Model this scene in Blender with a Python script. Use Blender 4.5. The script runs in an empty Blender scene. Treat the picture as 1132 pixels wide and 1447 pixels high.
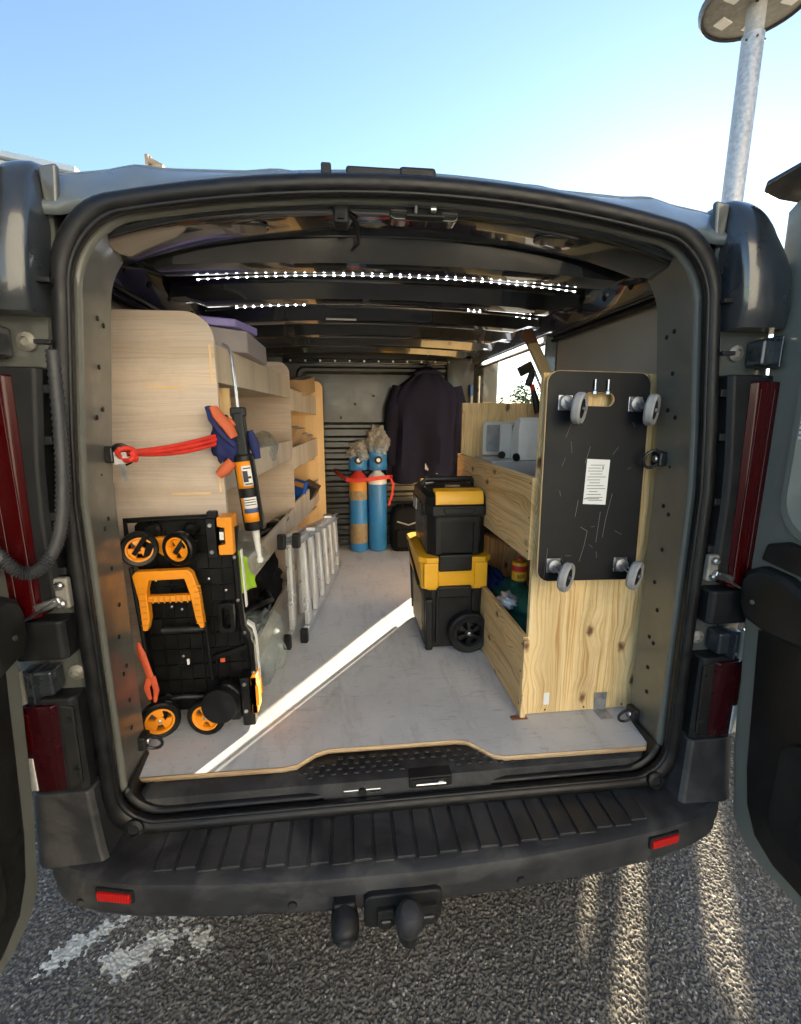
import bpy, bmesh, math, random
import numpy as np
from mathutils import Vector, Matrix, noise as mnoise

random.seed(7)
R = math.radians
scene = bpy.context.scene
COL = scene.collection

# ------------------------------------------------------------------ camera
cam_d = bpy.data.cameras.new('camera')
cam = bpy.data.objects.new('camera', cam_d)
COL.objects.link(cam)
scene.camera = cam
cam_d.sensor_fit = 'HORIZONTAL'
cam_d.sensor_width = 36.0
cam_d.lens = 36.0 * 654.0 / 1132.0
cam_d.clip_start = 0.02
cam_d.clip_end = 600
PITCH, YAW = R(11.538), R(6.496)
fw = Vector((math.sin(YAW) * math.cos(PITCH), math.cos(YAW) * math.cos(PITCH), -math.sin(PITCH)))
rt = Vector((math.cos(YAW), -math.sin(YAW), 0))
up = rt.cross(fw)
M3 = Matrix((rt, up, -fw)).transposed()
cam.matrix_world = Matrix.Translation((-0.155, -1.19, 1.56)) @ M3.to_4x4()

# ------------------------------------------------------------------ sky, sun, exposure
SUN_EL, SUN_AZ = R(12.0), R(35.0)      # azimuth from +Y (van nose) towards +X
world = bpy.data.worlds.new('World')
scene.world = world
world.use_nodes = True
wn = world.node_tree
for n in list(wn.nodes):
    wn.nodes.remove(n)
wo = wn.nodes.new('ShaderNodeOutputWorld')
wb = wn.nodes.new('ShaderNodeBackground')
ws = wn.nodes.new('ShaderNodeTexSky')
ws.sky_type = 'NISHITA'
ws.sun_disc = False
ws.sun_elevation = SUN_EL
ws.sun_rotation = SUN_AZ
ws.altitude = 50
ws.air_density = 0.8
ws.dust_density = 0.08
ws.ozone_density = 1.2
wb.inputs[1].default_value = 0.051
wn.links.new(ws.outputs[0], wb.inputs[0])
wn.links.new(wb.outputs[0], wo.inputs[0])

sun_d = bpy.data.lights.new('sun', 'SUN')
sun_d.energy = 3.8
sun_d.angle = R(0.53)
sun_d.color = (1.0, 0.85, 0.61)
sun = bpy.data.objects.new('sun', sun_d)
COL.objects.link(sun)
sv = Vector((math.sin(SUN_AZ) * math.cos(SUN_EL), math.cos(SUN_AZ) * math.cos(SUN_EL), math.sin(SUN_EL)))
sun.rotation_euler = sv.to_track_quat('Z', 'Y').to_euler()
sun.location = (6, 8, 6)

scene.view_settings.view_transform = 'Standard'
scene.view_settings.look = 'None'
scene.view_settings.exposure = 3.08
scene.view_settings.gamma = 1.0
scene.render.engine = 'CYCLES'
scene.cycles.max_bounces = 10
scene.cycles.diffuse_bounces = 6
scene.cycles.transparent_max_bounces = 16

# ------------------------------------------------------------------ materials
MATS = {}


class G:
    """small node-graph helper"""
    def __init__(s, name):
        s.m = bpy.data.materials.new(name)
        s.m.use_nodes = True
        s.nt = s.m.node_tree
        s.b = s.nt.nodes['Principled BSDF']
        s.tc = s.nt.nodes.new('ShaderNodeTexCoord')
        s.m.name = name
        MATS[name] = s.m

    def n(s, t, **kw):
        nd = s.nt.nodes.new(t)
        for k, v in kw.items():
            if k.startswith('i_'):
                k2 = k[2:]
                nd.inputs[int(k2) if k2.isdigit() else k2.replace('_', ' ')].default_value = v
            else:
                setattr(nd, k, v)
        return nd

    def l(s, a, b):
        s.nt.links.new(a, b)

    def map(s, scale=(1, 1, 1), loc=(0, 0, 0), src=None):
        mp = s.n('ShaderNodeMapping')
        mp.inputs['Scale'].default_value = scale
        mp.inputs['Location'].default_value = loc
        s.l(src or s.tc.outputs['Object'], mp.inputs[0])
        return mp.outputs[0]

    def noise(s, vec, scale, detail=4, rough=.55, dist=0):
        nd = s.n('ShaderNodeTexNoise')
        nd.inputs['Scale'].default_value = scale
        nd.inputs['Detail'].default_value = detail
        nd.inputs['Roughness'].default_value = rough
        nd.inputs['Distortion'].default_value = dist
        s.l(vec, nd.inputs['Vector'])
        return nd

    def ramp(s, fac, stops):
        r = s.n('ShaderNodeValToRGB')
        e = r.color_ramp.elements
        while len(e) < len(stops):
            e.new(0.5)
        for i, (p, c) in enumerate(stops):
            e[i].position = p
            e[i].color = (c, c, c, 1) if isinstance(c, (int, float)) else (*c, 1)
        s.l(fac, r.inputs[0])
        return r.outputs[0]

    def mix(s, fac, a, b, mode='MIX'):
        mx = s.n('ShaderNodeMix', data_type='RGBA', blend_type=mode)
        if isinstance(fac, (int, float)):
            mx.inputs[0].default_value = fac
        else:
            s.l(fac, mx.inputs[0])
        for inp, v in ((mx.inputs[6], a), (mx.inputs[7], b)):
            if isinstance(v, tuple):
                inp.default_value = (*v, 1)
            else:
                s.l(v, inp)
        return mx.outputs[2]

    def math(s, op, a, b=0.0):
        md = s.n('ShaderNodeMath', operation=op)
        for inp, v in ((md.inputs[0], a), (md.inputs[1], b)):
            if isinstance(v, (int, float)):
                inp.default_value = v
            else:
                s.l(v, inp)
        return md.outputs[0]

    def bump(s, h, strength=.3, dist=.002):
        bp = s.n('ShaderNodeBump')
        bp.inputs['Strength'].default_value = strength
        bp.inputs['Distance'].default_value = dist
        s.l(h, bp.inputs['Height'])
        s.l(bp.outputs[0], s.b.inputs['Normal'])

    def set(s, **kw):
        for k, v in kw.items():
            inp = s.b.inputs[k.replace('_', ' ')]
            if isinstance(v, (int, float)):
                inp.default_value = v
            elif isinstance(v, tuple):
                inp.default_value = (*v, 1) if len(v) == 3 else v
            else:
                s.l(v, inp)


def simple(name, col, rough=.5, metal=0.0, var=.18, vscale=14, bump=0.0, bscale=200, coat=0.0, coat_r=.08, dirt=None, dirt_amt=.3, rvar=.12, **kw):
    g = G(name)
    v = g.map()
    nz = g.noise(v, vscale, 5, .6)
    a = tuple(c * (1 - var) for c in col)
    b = tuple(min(1, c * (1 + var)) for c in col)
    c = g.ramp(nz.outputs[0], [(.3, a), (.7, b)])
    rr = g.ramp(nz.outputs[0], [(.3, max(.02, rough - rvar)), (.7, min(1, rough + rvar))])
    if dirt:
        n2 = g.noise(v, 5, 8, .7, .6)
        f = g.ramp(n2.outputs[0], [(.48, 0.0), (.75, dirt_amt)])
        c = g.mix(f, c, dirt)
        rr = g.math('ADD', rr, g.math('MULTIPLY', f, .5))
    g.set(Base_Color=c, Roughness=rr, Metallic=metal)
    if coat:
        g.set(Coat_Weight=coat, Coat_Roughness=coat_r)
    if bump:
        n3 = g.noise(v, bscale, 3, .6)
        g.bump(n3.outputs[0], bump, .001)
    for k, val in kw.items():
        g.set(**{k: val})
    return g.m


simple('paint', (.07, .076, .07), .32, 0, .06, 8, coat=.8, coat_r=.06, dirt=(.16, .15, .13), dirt_amt=.22)
simple('jamb_paint_lit', (.135, .14, .122), .42, 0, .06, 8, coat=.35, coat_r=.15, dirt=(.22, .21, .19), dirt_amt=.3)  # body paint lightened, putting the light on the jambs into the colour
simple('cap_paint_shaded', (.022, .027, .033), .3, 0, .06, 8, coat=.7, coat_r=.08, dirt=(.1, .1, .095), dirt_amt=.15)  # body paint darkened to stand in for dark reflections and shaded hinges
simple('door_paint_lit', (.18, .186, .16), .45, 0, .06, 8, coat=.3, coat_r=.15, dirt=(.26, .25, .22), dirt_amt=.3)  # same paint as the body, lightened to stand for light on the doors
simple('paint_roof_skylit', (.10, .125, .14), .35, 0, .08, 8, coat=.8, coat_r=.07, dirt=(.3, .29, .26), dirt_amt=.35)  # body paint made lighter and bluer to stand for reflected sky
simple('ceiling_paint_shaded', (.022, .024, .025), .14, 0, .1, 6, coat=1.0, coat_r=.025, rvar=.04)  # same paint as the body, darkened for the shade under the roof
simple('bulkhead_paint_shaded', (.021, .0225, .018), .4, 0, .12, 5, coat=.4, coat_r=.15, dirt=(.09, .085, .07), dirt_amt=.3)  # grey-green metal painted below its real tone, shade put into the colour
simple('black_plastic', (.010, .0105, .012), .5, 0, .25, 20, bump=.25, bscale=420, dirt=(.05, .05, .05), dirt_amt=.25, Specular_IOR_Level=.3)
simple('bumper_plastic', (.024, .0245, .0275), .5, 0, .3, 9, bump=.4, bscale=320, dirt=(.13, .127, .12), dirt_amt=.5, Specular_IOR_Level=.4)
simple('rubber', (.007, .007, .008), .42, 0, .3, 25, bump=.15, bscale=150, dirt=(.03, .03, .03), dirt_amt=.25, Specular_IOR_Level=.35)
simple('hole_black', (.004, .004, .004), .8)
simple('lining', (.34, .315, .275), .8, 0, .05, 5, bump=.1, bscale=300, Specular_IOR_Level=.2)
simple('steel', (.55, .55, .56), .33, 1.0, .12, 30, dirt=(.2, .18, .15), dirt_amt=.3)
simple('dark_steel', (.06, .06, .062), .4, .8, .2, 30)
simple('aluminium', (.74, .75, .76), .34, .72, .06, 12, dirt=(.35, .34, .32), dirt_amt=.35)
simple('galvanised', (.42, .42, .42), .5, .75, .3, 28)
simple('tool_black', (.009, .0095, .010), .42, 0, .2, 20, bump=.2, bscale=300, Specular_IOR_Level=.35)
simple('tool_yellow', (.83, .42, .015), .42, 0, .06, 10, bump=.1, bscale=300, dirt=(.3, .2, .1), dirt_amt=.12)
simple('trolley_orange', (.85, .30, .012), .42, 0, .08, 10, bump=.1, bscale=300)
simple('trolley_black', (.006, .006, .006), .4, 0, .2, 20, bump=.1, bscale=260, Specular_IOR_Level=.3)
simple('caster_grey', (.30, .30, .30), .6, 0, .15, 30)
simple('cylinder_blue', (.025, .20, .50), .4, 0, .12, 14, coat=.3, dirt=(.25, .24, .2), dirt_amt=.25)
simple('cylinder_orange', (.62, .26, .03), .45, 0, .12, 14, dirt=(.3, .2, .1), dirt_amt=.4)
simple('cylinder_brown', (.30, .22, .12), .6, 0, .3, 25)
simple('white_paint', (.74, .73, .70), .5, 0, .08, 20)
simple('red_strap', (.62, .035, .02), .6, 0, .15, 30, bump=.3, bscale=500)
simple('orange_strap', (.62, .10, .035), .65, 0, .15, 30, bump=.3, bscale=500)
simple('jacket_fabric', (.013, .0125, .026), .9, 0, .25, 9, bump=.6, bscale=420, Specular_IOR_Level=.15)
simple('bag_fabric', (.008, .008, .009), .8, 0, .3, 12, bump=.5, bscale=350, Specular_IOR_Level=.2)
simple('cardboard', (.42, .27, .14), .8, 0, .1, 12, bump=.2, bscale=120)
simple('blue_box', (.015, .09, .42), .45, 0, .1, 10)
simple('red_print', (.6, .03, .02), .6)
simple('hi_vis', (.42, .72, .03), .8, 0, .1, 14, bump=.4, bscale=200)
simple('purple_plastic', (.24, .20, .50), .5, 0, .1, 8)
simple('grey_foam', (.30, .27, .27), .8, 0, .08, 10)
simple('grey_box', (.55, .56, .55), .4, .2, .06, 10)
simple('paper', (.78, .77, .74), .8, 0, .05, 10, bump=.15, bscale=40)
simple('ink', (.05, .05, .055), .7)
simple('blue_ink', (.03, .09, .25), .6)
simple('navy_blue', (.012, .02, .11), .8, 0, .2, 14, bump=.4, bscale=300)
simple('grip_orange', (.58, .13, .05), .75, 0, .15, 14, bump=.4, bscale=300)
simple('nozzle', (.72, .72, .68), .4)
simple('green_cloth', (.02, .13, .08), .85, 0, .25, 14, bump=.5, bscale=250)
simple('can_yellow', (.78, .42, .02), .4)
simple('brown_wood', (.22, .09, .045), .6, 0, .2, 14)
simple('cream_wall', (.66, .66, .65), .85, 0, .06, 2, bump=.2, bscale=60)
simple('roof_tile', (.33, .15, .09), .8, 0, .2, 6)
simple('window_dark', (.03, .035, .04), .1, 0, .1, 3)
simple('window_frame', (.42, .38, .32), .6)
simple('fence_wood', (.26, .19, .12), .8, 0, .2, 6, bump=.3, bscale=60)
simple('bark', (.10, .07, .05), .9, 0, .3, 20, bump=.6, bscale=60)
simple('hinge_grease', (.25, .24, .21), .55, .3, .3, 18)
simple('conduit', (.03, .032, .036), .5, 0, .2, 20, dirt=(.1, .1, .1), dirt_amt=.3)
simple('door_trim', (.012, .012, .0115), .5, 0, .25, 12, bump=.4, bscale=350, dirt=(.06, .057, .05), dirt_amt=.25, Specular_IOR_Level=.35)
simple('tyre', (.02, .02, .02), .8, 0, .2, 20)
simple('lens_dark', (.028, .003, .005), .25, 0, .2, 10, coat=.35, coat_r=.05, Specular_IOR_Level=.25)
simple('lens_clear', (.72, .70, .66), .12, 0, .15, 60, coat=1, coat_r=.02)


def lens(name, col):
    g = G(name)
    w = g.n('ShaderNodeTexWave', wave_type='BANDS', bands_direction='X')
    w.inputs['Scale'].default_value = 45
    g.l(g.map(), w.inputs['Vector'])
    c = g.mix(w.outputs[0], tuple(k * .75 for k in col), col)
    g.set(Base_Color=c, Roughness=.25, Specular_IOR_Level=.25, Coat_Weight=.2, Coat_Roughness=.06)


lens('lens_red', (.05, .001, .002))
lens('reflector_red', (.55, .015, .012))

# LED emission (lit strips in the photograph)
g = G('led_light')
g.set(Base_Color=(.9, .93, 1.0), Emission_Color=(.85, .9, 1.0, 1), Emission_Strength=8.0)
g = G('tube_light')
g.set(Base_Color=(.9, .93, 1.0), Emission_Color=(.92, .95, 1.0, 1), Emission_Strength=.7)


def wood(name, light, dark, knot, axis='Z', lines=110, knots=True, contrast=1.0, rough=.55, kd=(8.0, 4.6)):
    """flat-sawn board: growth-ring lines along the grain, warped round the knots"""
    g = G(name)
    sep = g.n('ShaderNodeSeparateXYZ')
    g.l(g.tc.outputs['Object'], sep.inputs[0])
    ac = {'X': ('Y', 'Z'), 'Y': ('X', 'Z'), 'Z': ('X', 'Y')}[axis]
    across = g.math('ADD', sep.outputs[ac[0]], sep.outputs[ac[1]])
    along = sep.outputs[axis]

    def vec(a, b):
        c = g.n('ShaderNodeCombineXYZ')
        g.l(a, c.inputs[0])
        g.l(b, c.inputs[1])
        return c.outputs[0]
    base = vec(across, g.math('MULTIPLY', along, .16))
    warp = g.noise(base, 9.0, 3, .55)
    ph = g.math('ADD', across, g.math('MULTIPLY', warp.outputs[0], .055))
    if knots:
        kv = vec(g.math('ADD', g.math('MULTIPLY', across, kd[0]), .37), g.math('ADD', g.math('MULTIPLY', along, kd[1]), .21))
        vor = g.n('ShaderNodeTexVoronoi', voronoi_dimensions='2D')
        vor.inputs['Scale'].default_value = 1.0
        g.l(kv, vor.inputs['Vector'])
        near = g.ramp(vor.outputs['Distance'], [(0, 1.0), (.4, 0.0)])
        ph = g.math('ADD', ph, g.math('MULTIPLY', near, .022))
    w = g.noise(vec(ph, g.math('MULTIPLY', along, .012)), lines, 3, .65)
    fine = g.noise(vec(across, g.math('MULTIPLY', along, .06)), 420, 2, .6)
    f = g.ramp(w.outputs[0], [(.36, 0.0), (.50, .25 * contrast), (.64, contrast)])
    f2 = g.math('ADD', f, g.math('MULTIPLY', g.math('SUBTRACT', fine.outputs[0], .5), .35 * contrast))
    c = g.mix(f2, light, dark)
    # glued staves differ in tone
    tone = g.noise(vec(across, g.math('MULTIPLY', along, .05)), 9, 1, .5)
    tt = g.ramp(tone.outputs[0], [(.35, (.84, .80, .74)), (.5, (1, 1, 1)), (.65, (1.08, 1.05, 1.0))])
    c = g.mix(1.0, c, tt, 'MULTIPLY')
    if knots:
        sel = g.n('ShaderNodeSeparateColor')
        g.l(vor.outputs['Color'], sel.inputs[0])
        pick = g.ramp(sel.outputs[0], [(.42, 0.0), (.47, 1.0)])
        kn = g.noise(g.tc.outputs['Object'], 60, 3, .6)
        dd = g.math('ADD', vor.outputs['Distance'], g.math('MULTIPLY', g.math('SUBTRACT', kn.outputs[0], .5), .16))
        kf = g.ramp(dd, [(.035, 1.0), (.065, .65), (.12, 0.0)])
        c = g.mix(g.math('MULTIPLY', kf, pick), c, knot)
    gr = g.noise(g.tc.outputs['Object'], 7, 6, .7)
    c = g.mix(g.ramp(gr.outputs[0], [(.52, 0.0), (.75, .22)]), c, tuple(q * .45 for q in dark))
    g.set(Base_Color=c, Roughness=rough)
    g.bump(f, .12, .001)


wood('pine_upright', (.86, .66, .35), (.56, .32, .105), (.17, .07, .03), 'Z', 165)
wood('pine_long', (.83, .60, .30), (.52, .28, .09), (.16, .065, .025), 'Y', 165)
wood('ply_pale', (.62, .525, .44), (.46, .37, .30), (.3, .2, .1), 'X', 210, False, .65, .65)
wood('ply_long', (.56, .48, .38), (.45, .37, .28), (.3, .2, .1), 'Z', 70, False, .6, .6)
wood('ply_warm', (.76, .54, .28), (.64, .42, .20), (.3, .2, .1), 'Z', 70, False, .5, .6)
wood('ply_edge', (.62, .46, .28), (.30, .18, .09), (.3, .2, .1), 'X', 300, False, 1.0, .7)


def floor_mat():
    g = G('floor_board')
    v = g.map()
    n1 = g.noise(v, 2.2, 6, .65, .4)
    c = g.ramp(n1.outputs[0], [(.3, (.50, .515, .54)), (.55, (.60, .61, .625)), (.75, (.66, .66, .66))])
    # scuffs: thin stretched dark marks
    n2 = g.noise(g.map((3, 26, 1), (.3, 0, 0)), 2.2, 6, .75, 1.6)
    f = g.ramp(n2.outputs[0], [(.57, 0.0), (.68, .55)])
    c = g.mix(f, c, (.20, .19, .18))
    n4 = g.noise(g.map((9, 2, 1), (1.7, .4, 0)), 1.6, 7, .7, 1.0)
    c = g.mix(g.ramp(n4.outputs[0], [(.52, 0.0), (.72, .5)]), c, (.30, .29, .275))
    n3 = g.noise(v, 60, 3, .7)
    f3 = g.ramp(n3.outputs[0], [(.62, 0.0), (.72, .35)])
    c = g.mix(f3, c, (.22, .2, .18))
    g.set(Base_Color=c, Roughness=g.ramp(n1.outputs[0], [(.3, .42), (.7, .62)]))
    g.bump(n3.outputs[0], .08, .001)


floor_mat()


def asphalt_mat():
    g = G('asphalt')
    v = g.map()
    w = g.noise(v, 30, 2, .5)
    vv = g.n('ShaderNodeVectorMath', operation='ADD')
    sc = g.n('ShaderNodeVectorMath', operation='SCALE')
    g.l(w.outputs['Color'], sc.inputs[0])
    sc.inputs['Scale'].default_value = .008
    g.l(v, vv.inputs[0])
    g.l(sc.outputs[0], vv.inputs[1])
    vor = g.n('ShaderNodeTexVoronoi', feature='SMOOTH_F1')
    vor.inputs['Scale'].default_value = 120
    vor.inputs['Smoothness'].default_value = .35
    g.l(vv.outputs[0], vor.inputs['Vector'])
    sepc = g.n('ShaderNodeSeparateColor')
    g.l(vor.outputs['Color'], sepc.inputs[0])
    stone = g.ramp(sepc.outputs[0], [(.0, (.13, .122, .11)), (.5, (.22, .207, .187)), (.9, (.32, .30, .275)), (1, (.48, .46, .42))])
    gap = g.ramp(vor.outputs['Distance'], [(.28, 1.0), (.62, .25)])
    c = g.mix(1.0, stone, gap, 'MULTIPLY')
    big = g.noise(v, 1.3, 5, .6)
    c = g.mix(1.0, c, g.ramp(big.outputs[0], [(.3, (.80, .79, .77)), (.7, (1.12, 1.1, 1.08))]), 'MULTIPLY')
    g.set(Base_Color=c, Roughness=.9, Specular_IOR_Level=.25)
    h = g.ramp(vor.outputs['Distance'], [(.0, 1.0), (.75, 0.0)])
    n3 = g.noise(v, 400, 2, .6)
    h2 = g.math('ADD', h, g.math('MULTIPLY', n3.outputs[0], .25))
    g.bump(h2, .9, .006)


asphalt_mat()


def asphalt_near_mat():
    g = G('asphalt_near')
    at = g.n('ShaderNodeAttribute', attribute_name='tone')
    v = g.map()
    c = g.ramp(at.outputs['Fac'], [(0.0, (.09, .084, .075)), (.12, (.10, .093, .083)), (.45, (.175, .164, .148)), (.75, (.25, .236, .214)), (1.0, (.50, .48, .44))])
    n1 = g.noise(v, 350, 3, .7)
    c = g.mix(1.0, c, g.ramp(n1.outputs[0], [(.3, (.72, .72, .72)), (.7, (1.2, 1.19, 1.16))]), 'MULTIPLY')
    big = g.noise(v, 1.6, 5, .6)
    c = g.mix(1.0, c, g.ramp(big.outputs[0], [(.3, (.82, .81, .79)), (.7, (1.15, 1.13, 1.1))]), 'MULTIPLY')
    g.set(Base_Color=c, Roughness=.88, Specular_IOR_Level=.3)
    g.bump(n1.outputs[0], .35, .0015)


asphalt_near_mat()


def marking_mat():
    g = G('worn_marking')
    v = g.map()
    n1 = g.noise(v, 90, 4, .7)
    g.set(Base_Color=g.ramp(n1.outputs[0], [(.3, (.45, .43, .37)), (.65, (.68, .66, .58))]), Roughness=.85)


marking_mat()


def film(name, tint, t=.72, rough=.12):
    """crumpled clear polythene"""
    g = G(name)
    nt = g.nt
    tr = nt.nodes.new('ShaderNodeBsdfTransparent')
    tr.inputs[0].default_value = (*tint, 1)
    mx = nt.nodes.new('ShaderNodeMixShader')
    lw = nt.nodes.new('ShaderNodeLayerWeight')
    lw.inputs[0].default_value = .35
    f = g.ramp(lw.outputs[1], [(0, 1 - t), (.6, 1.15 - t), (1, 1.45 - t)])
    g.set(Base_Color=tuple(min(1, c * .8) for c in tint), Roughness=rough, Specular_IOR_Level=.8)
    nz = g.noise(g.map(), 26, 5, .7, .8)
    g.bump(nz.outputs[0], 1.0, .012)
    g.l(f, mx.inputs[0])
    g.l(tr.outputs[0], mx.inputs[1])
    g.l(g.b.outputs[0], mx.inputs[2])
    out = [n for n in nt.nodes if n.type == 'OUTPUT_MATERIAL'][0]
    g.l(mx.outputs[0], out.inputs[0])


def clear_film():
    """clear polythene: mostly see-through, glossy where it turns away"""
    g = G('clear_film')
    nt = g.nt
    tr = nt.nodes.new('ShaderNodeBsdfTransparent')
    tr.inputs[0].default_value = (.90, .945, .945, 1)
    gl = nt.nodes.new('ShaderNodeBsdfGlossy')
    gl.inputs['Roughness'].default_value = .10
    gl.inputs['Color'].default_value = (.9, .95, .95, 1)
    lw = nt.nodes.new('ShaderNodeLayerWeight')
    lw.inputs[0].default_value = .4
    nz = g.noise(g.map(), 30, 6, .7, 1.0)
    bp = g.n('ShaderNodeBump')
    bp.inputs['Strength'].default_value = 1.0
    bp.inputs['Distance'].default_value = .010
    g.l(nz.outputs[0], bp.inputs['Height'])
    g.l(bp.outputs[0], gl.inputs['Normal'])
    g.l(bp.outputs[0], lw.inputs['Normal'])
    f = g.ramp(lw.outputs[1], [(0, .10), (.5, .22), (1, .62)])
    mx = nt.nodes.new('ShaderNodeMixShader')
    g.l(f, mx.inputs[0])
    g.l(tr.outputs[0], mx.inputs[1])
    g.l(gl.outputs[0], mx.inputs[2])
    out = [n for n in nt.nodes if n.type == 'OUTPUT_MATERIAL'][0]
    g.l(mx.outputs[0], out.inputs[0])


clear_film()
film('tan_film', (.86, .83, .76), .70, .12)


def leaf_mat():
    g = G('leaf')
    oi = g.n('ShaderNodeObjectInfo')
    nz = g.noise(g.map(), 1.2, 3, .6)
    c = g.ramp(nz.outputs[0], [(.3, (.045, .075, .02)), (.7, (.12, .15, .05))])
    g.set(Base_Color=c, Roughness=.6)
    g.set(Transmission_Weight=0.0)


leaf_mat()

# ------------------------------------------------------------------ mesh helpers
OFF = {}


class MB:
    def __init__(s):
        s.v, s.f = [], []

    def add(s, vs, fs):
        o = len(s.v)
        s.v += [tuple(p) for p in vs]
        s.f += [tuple(i + o for i in q) for q in fs]
        return s

    def box(s, x0, x1, y0, y1, z0, z1):
        vs = [(x, y, z) for x in (x0, x1) for y in (y0, y1) for z in (z0, z1)]
        return s.add(vs, [(0, 1, 3, 2), (4, 6, 7, 5), (0, 4, 5, 1), (2, 3, 7, 6), (0, 2, 6, 4), (1, 5, 7, 3)])

    def obox(s, c, size, rot=None, taper=1.0):
        a, b, d = (q / 2 for q in size)
        vs = []
        for x in (-a, a):
            for y in (-b, b):
                for z in (-d, d):
                    t = taper if z > 0 else 1
                    p = Vector((x * t, y * t, z))
                    if rot is not None:
                        p = rot @ p
                    vs.append(p + Vector(c))
        return s.add(vs, [(0, 1, 3, 2), (4, 6, 7, 5), (0, 4, 5, 1), (2, 3, 7, 6), (0, 2, 6, 4), (1, 5, 7, 3)])

    def loft(s, rings, closed=True, caps=True, loop=False):
        n = len(rings[0])
        vs = [p for r in rings for p in r]
        fs = []
        m = len(rings)
        for i in range(m if loop else m - 1):
            for j in range(n if closed else n - 1):
                a, b = i * n + j, i * n + (j + 1) % n
                i2 = (i + 1) % m
                fs.append((a, b, i2 * n + (j + 1) % n, i2 * n + j))
        if caps and closed and not loop:
            fs.append(tuple(range(n))[::-1])
            fs.append(tuple((m - 1) * n + j for j in range(n)))
        return s.add(vs, fs)

    def tube(s, pts, r, n=8, caps=True, sq=1.0):
        pts = [Vector(p) for p in pts]
        rs = r if isinstance(r, (list, tuple)) else [r] * len(pts)
        rings = []
        pu = None
        for i, p in enumerate(pts):
            t = (pts[min(i + 1, len(pts) - 1)] - pts[max(i - 1, 0)]).normalized()
            if pu is None:
                ref = Vector((0, 0, 1)) if abs(t.z) < .9 else Vector((0, 1, 0))
                u = t.cross(ref).normalized()
            else:
                u = (pu - t * pu.dot(t)).normalized()
            pu = u
            w = t.cross(u)
            rings.append([p + (u * math.cos(2 * math.pi * k / n) + w * math.sin(2 * math.pi * k / n) * sq) * rs[i] for k in range(n)])
        return s.loft(rings, True, caps)

    def lathe(s, prof, org=(0, 0, 0), axis=(0, 0, 1), n=24, caps=True):
        ax = Vector(axis).normalized()
        ref = Vector((1, 0, 0)) if abs(ax.x) < .9 else Vector((0, 1, 0))
        u = ax.cross(ref).normalized()
        w = ax.cross(u)
        o = Vector(org)
        rings = [[o + ax * h + (u * math.cos(2 * math.pi * k / n) + w * math.sin(2 * math.pi * k / n)) * r for k in range(n)] for r, h in prof]
        return s.loft(rings, True, caps)

    def prism(s, poly, a0, a1, axis='Y'):
        """poly of 2D points; axis is the extrusion axis"""
        def P(p, a):
            return {'Y': (p[0], a, p[1]), 'X': (a, p[0], p[1]), 'Z': (p[0], p[1], a)}[axis]
        return s.loft([[P(p, a0) for p in poly], [P(p, a1) for p in poly]])

    def build(s, name, mat, parent=None, bevel=0.0, seg=2, ang=35, flat=False, label=None, sub=0, solid=0.0, world=True):
        me = bpy.data.meshes.new(name)
        off = Vector((0, 0, 0))
        if parent is not None and world:
            off = OFF.get(parent.name, off)
        me.from_pydata([tuple(Vector(p) - off) for p in s.v], [], s.f)
        bm = bmesh.new()
        bm.from_mesh(me)
        bmesh.ops.recalc_face_normals(bm, faces=bm.faces)
        bm.to_mesh(me)
        bm.free()
        if not flat:
            me.polygons.foreach_set('use_smooth', [True] * len(me.polygons))
            me.set_sharp_from_angle(angle=R(ang))
        me.materials.append(MATS[mat])
        o = bpy.data.objects.new(name, me)
        COL.objects.link(o)
        if parent is not None:
            o.parent = parent
            OFF[o.name] = off
        if solid:
            md = o.modifiers.new('solid', 'SOLIDIFY')
            md.thickness = solid
            md.offset = 0
        if bevel:
            md = o.modifiers.new('bevel', 'BEVEL')
            md.width = bevel
            md.segments = seg
            md.limit_method = 'ANGLE'
            md.angle_limit = R(40)
            md.harden_normals = True
        if sub:
            md = o.modifiers.new('sub', 'SUBSURF')
            md.levels = md.render_levels = sub
        if label:
            o['label'] = label
        return o


def tag(o, label, cat, group=None, kind=None):
    o['label'] = label
    if cat:
        o['category'] = cat
    if group:
        o['group'] = group
    if kind:
        o['kind'] = kind
    return o


def thing(name, label, cat, loc=(0, 0, 0), group=None, rot=None):
    o = bpy.data.objects.new(name, None)
    COL.objects.link(o)
    o.empty_display_size = .05
    o.location = loc
    OFF[o.name] = Vector(loc)
    if rot:
        o.rotation_euler = rot
    return tag(o, label, cat, group)


def structure(name, mb, mat, label=None, **k):
    o = mb.build(name, mat, None, **k)
    o['kind'] = 'structure'
    if label:
        o['label'] = label
    return o


def share(src, name, parent, loc):
    o = bpy.data.objects.new(name, src.data)
    COL.objects.link(o)
    o.parent = parent
    o.location = loc
    for md in src.modifiers:
        if md.type == 'BEVEL':
            m2 = o.modifiers.new('bevel', 'BEVEL')
            m2.width, m2.segments, m2.limit_method, m2.angle_limit = md.width, md.segments, md.limit_method, md.angle_limit
    return o


def rrect(x0, x1, z0, z1, r, n=6):
    """rounded rectangle, r may be a list for corners (x1z0, x1z1, x0z1, x0z0)"""
    rs = r if isinstance(r, (list, tuple)) else [r] * 4
    out = []
    for (cx, cz, a0), q in zip(((x1, z0, -90), (x1, z1, 0), (x0, z1, 90), (x0, z0, 180)), rs):
        sx = -1 if cx == x1 else 1
        sz = 1 if cz == z0 else -1
        for k in range(n + 1):
            a = R(a0 + 90 * k / n)
            out.append((cx + sx * q + q * math.cos(a), cz + sz * q + q * math.sin(a)))
    return out


def smooth01(t):
    t = max(0, min(1, t))
    return t * t * (3 - 2 * t)


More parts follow.
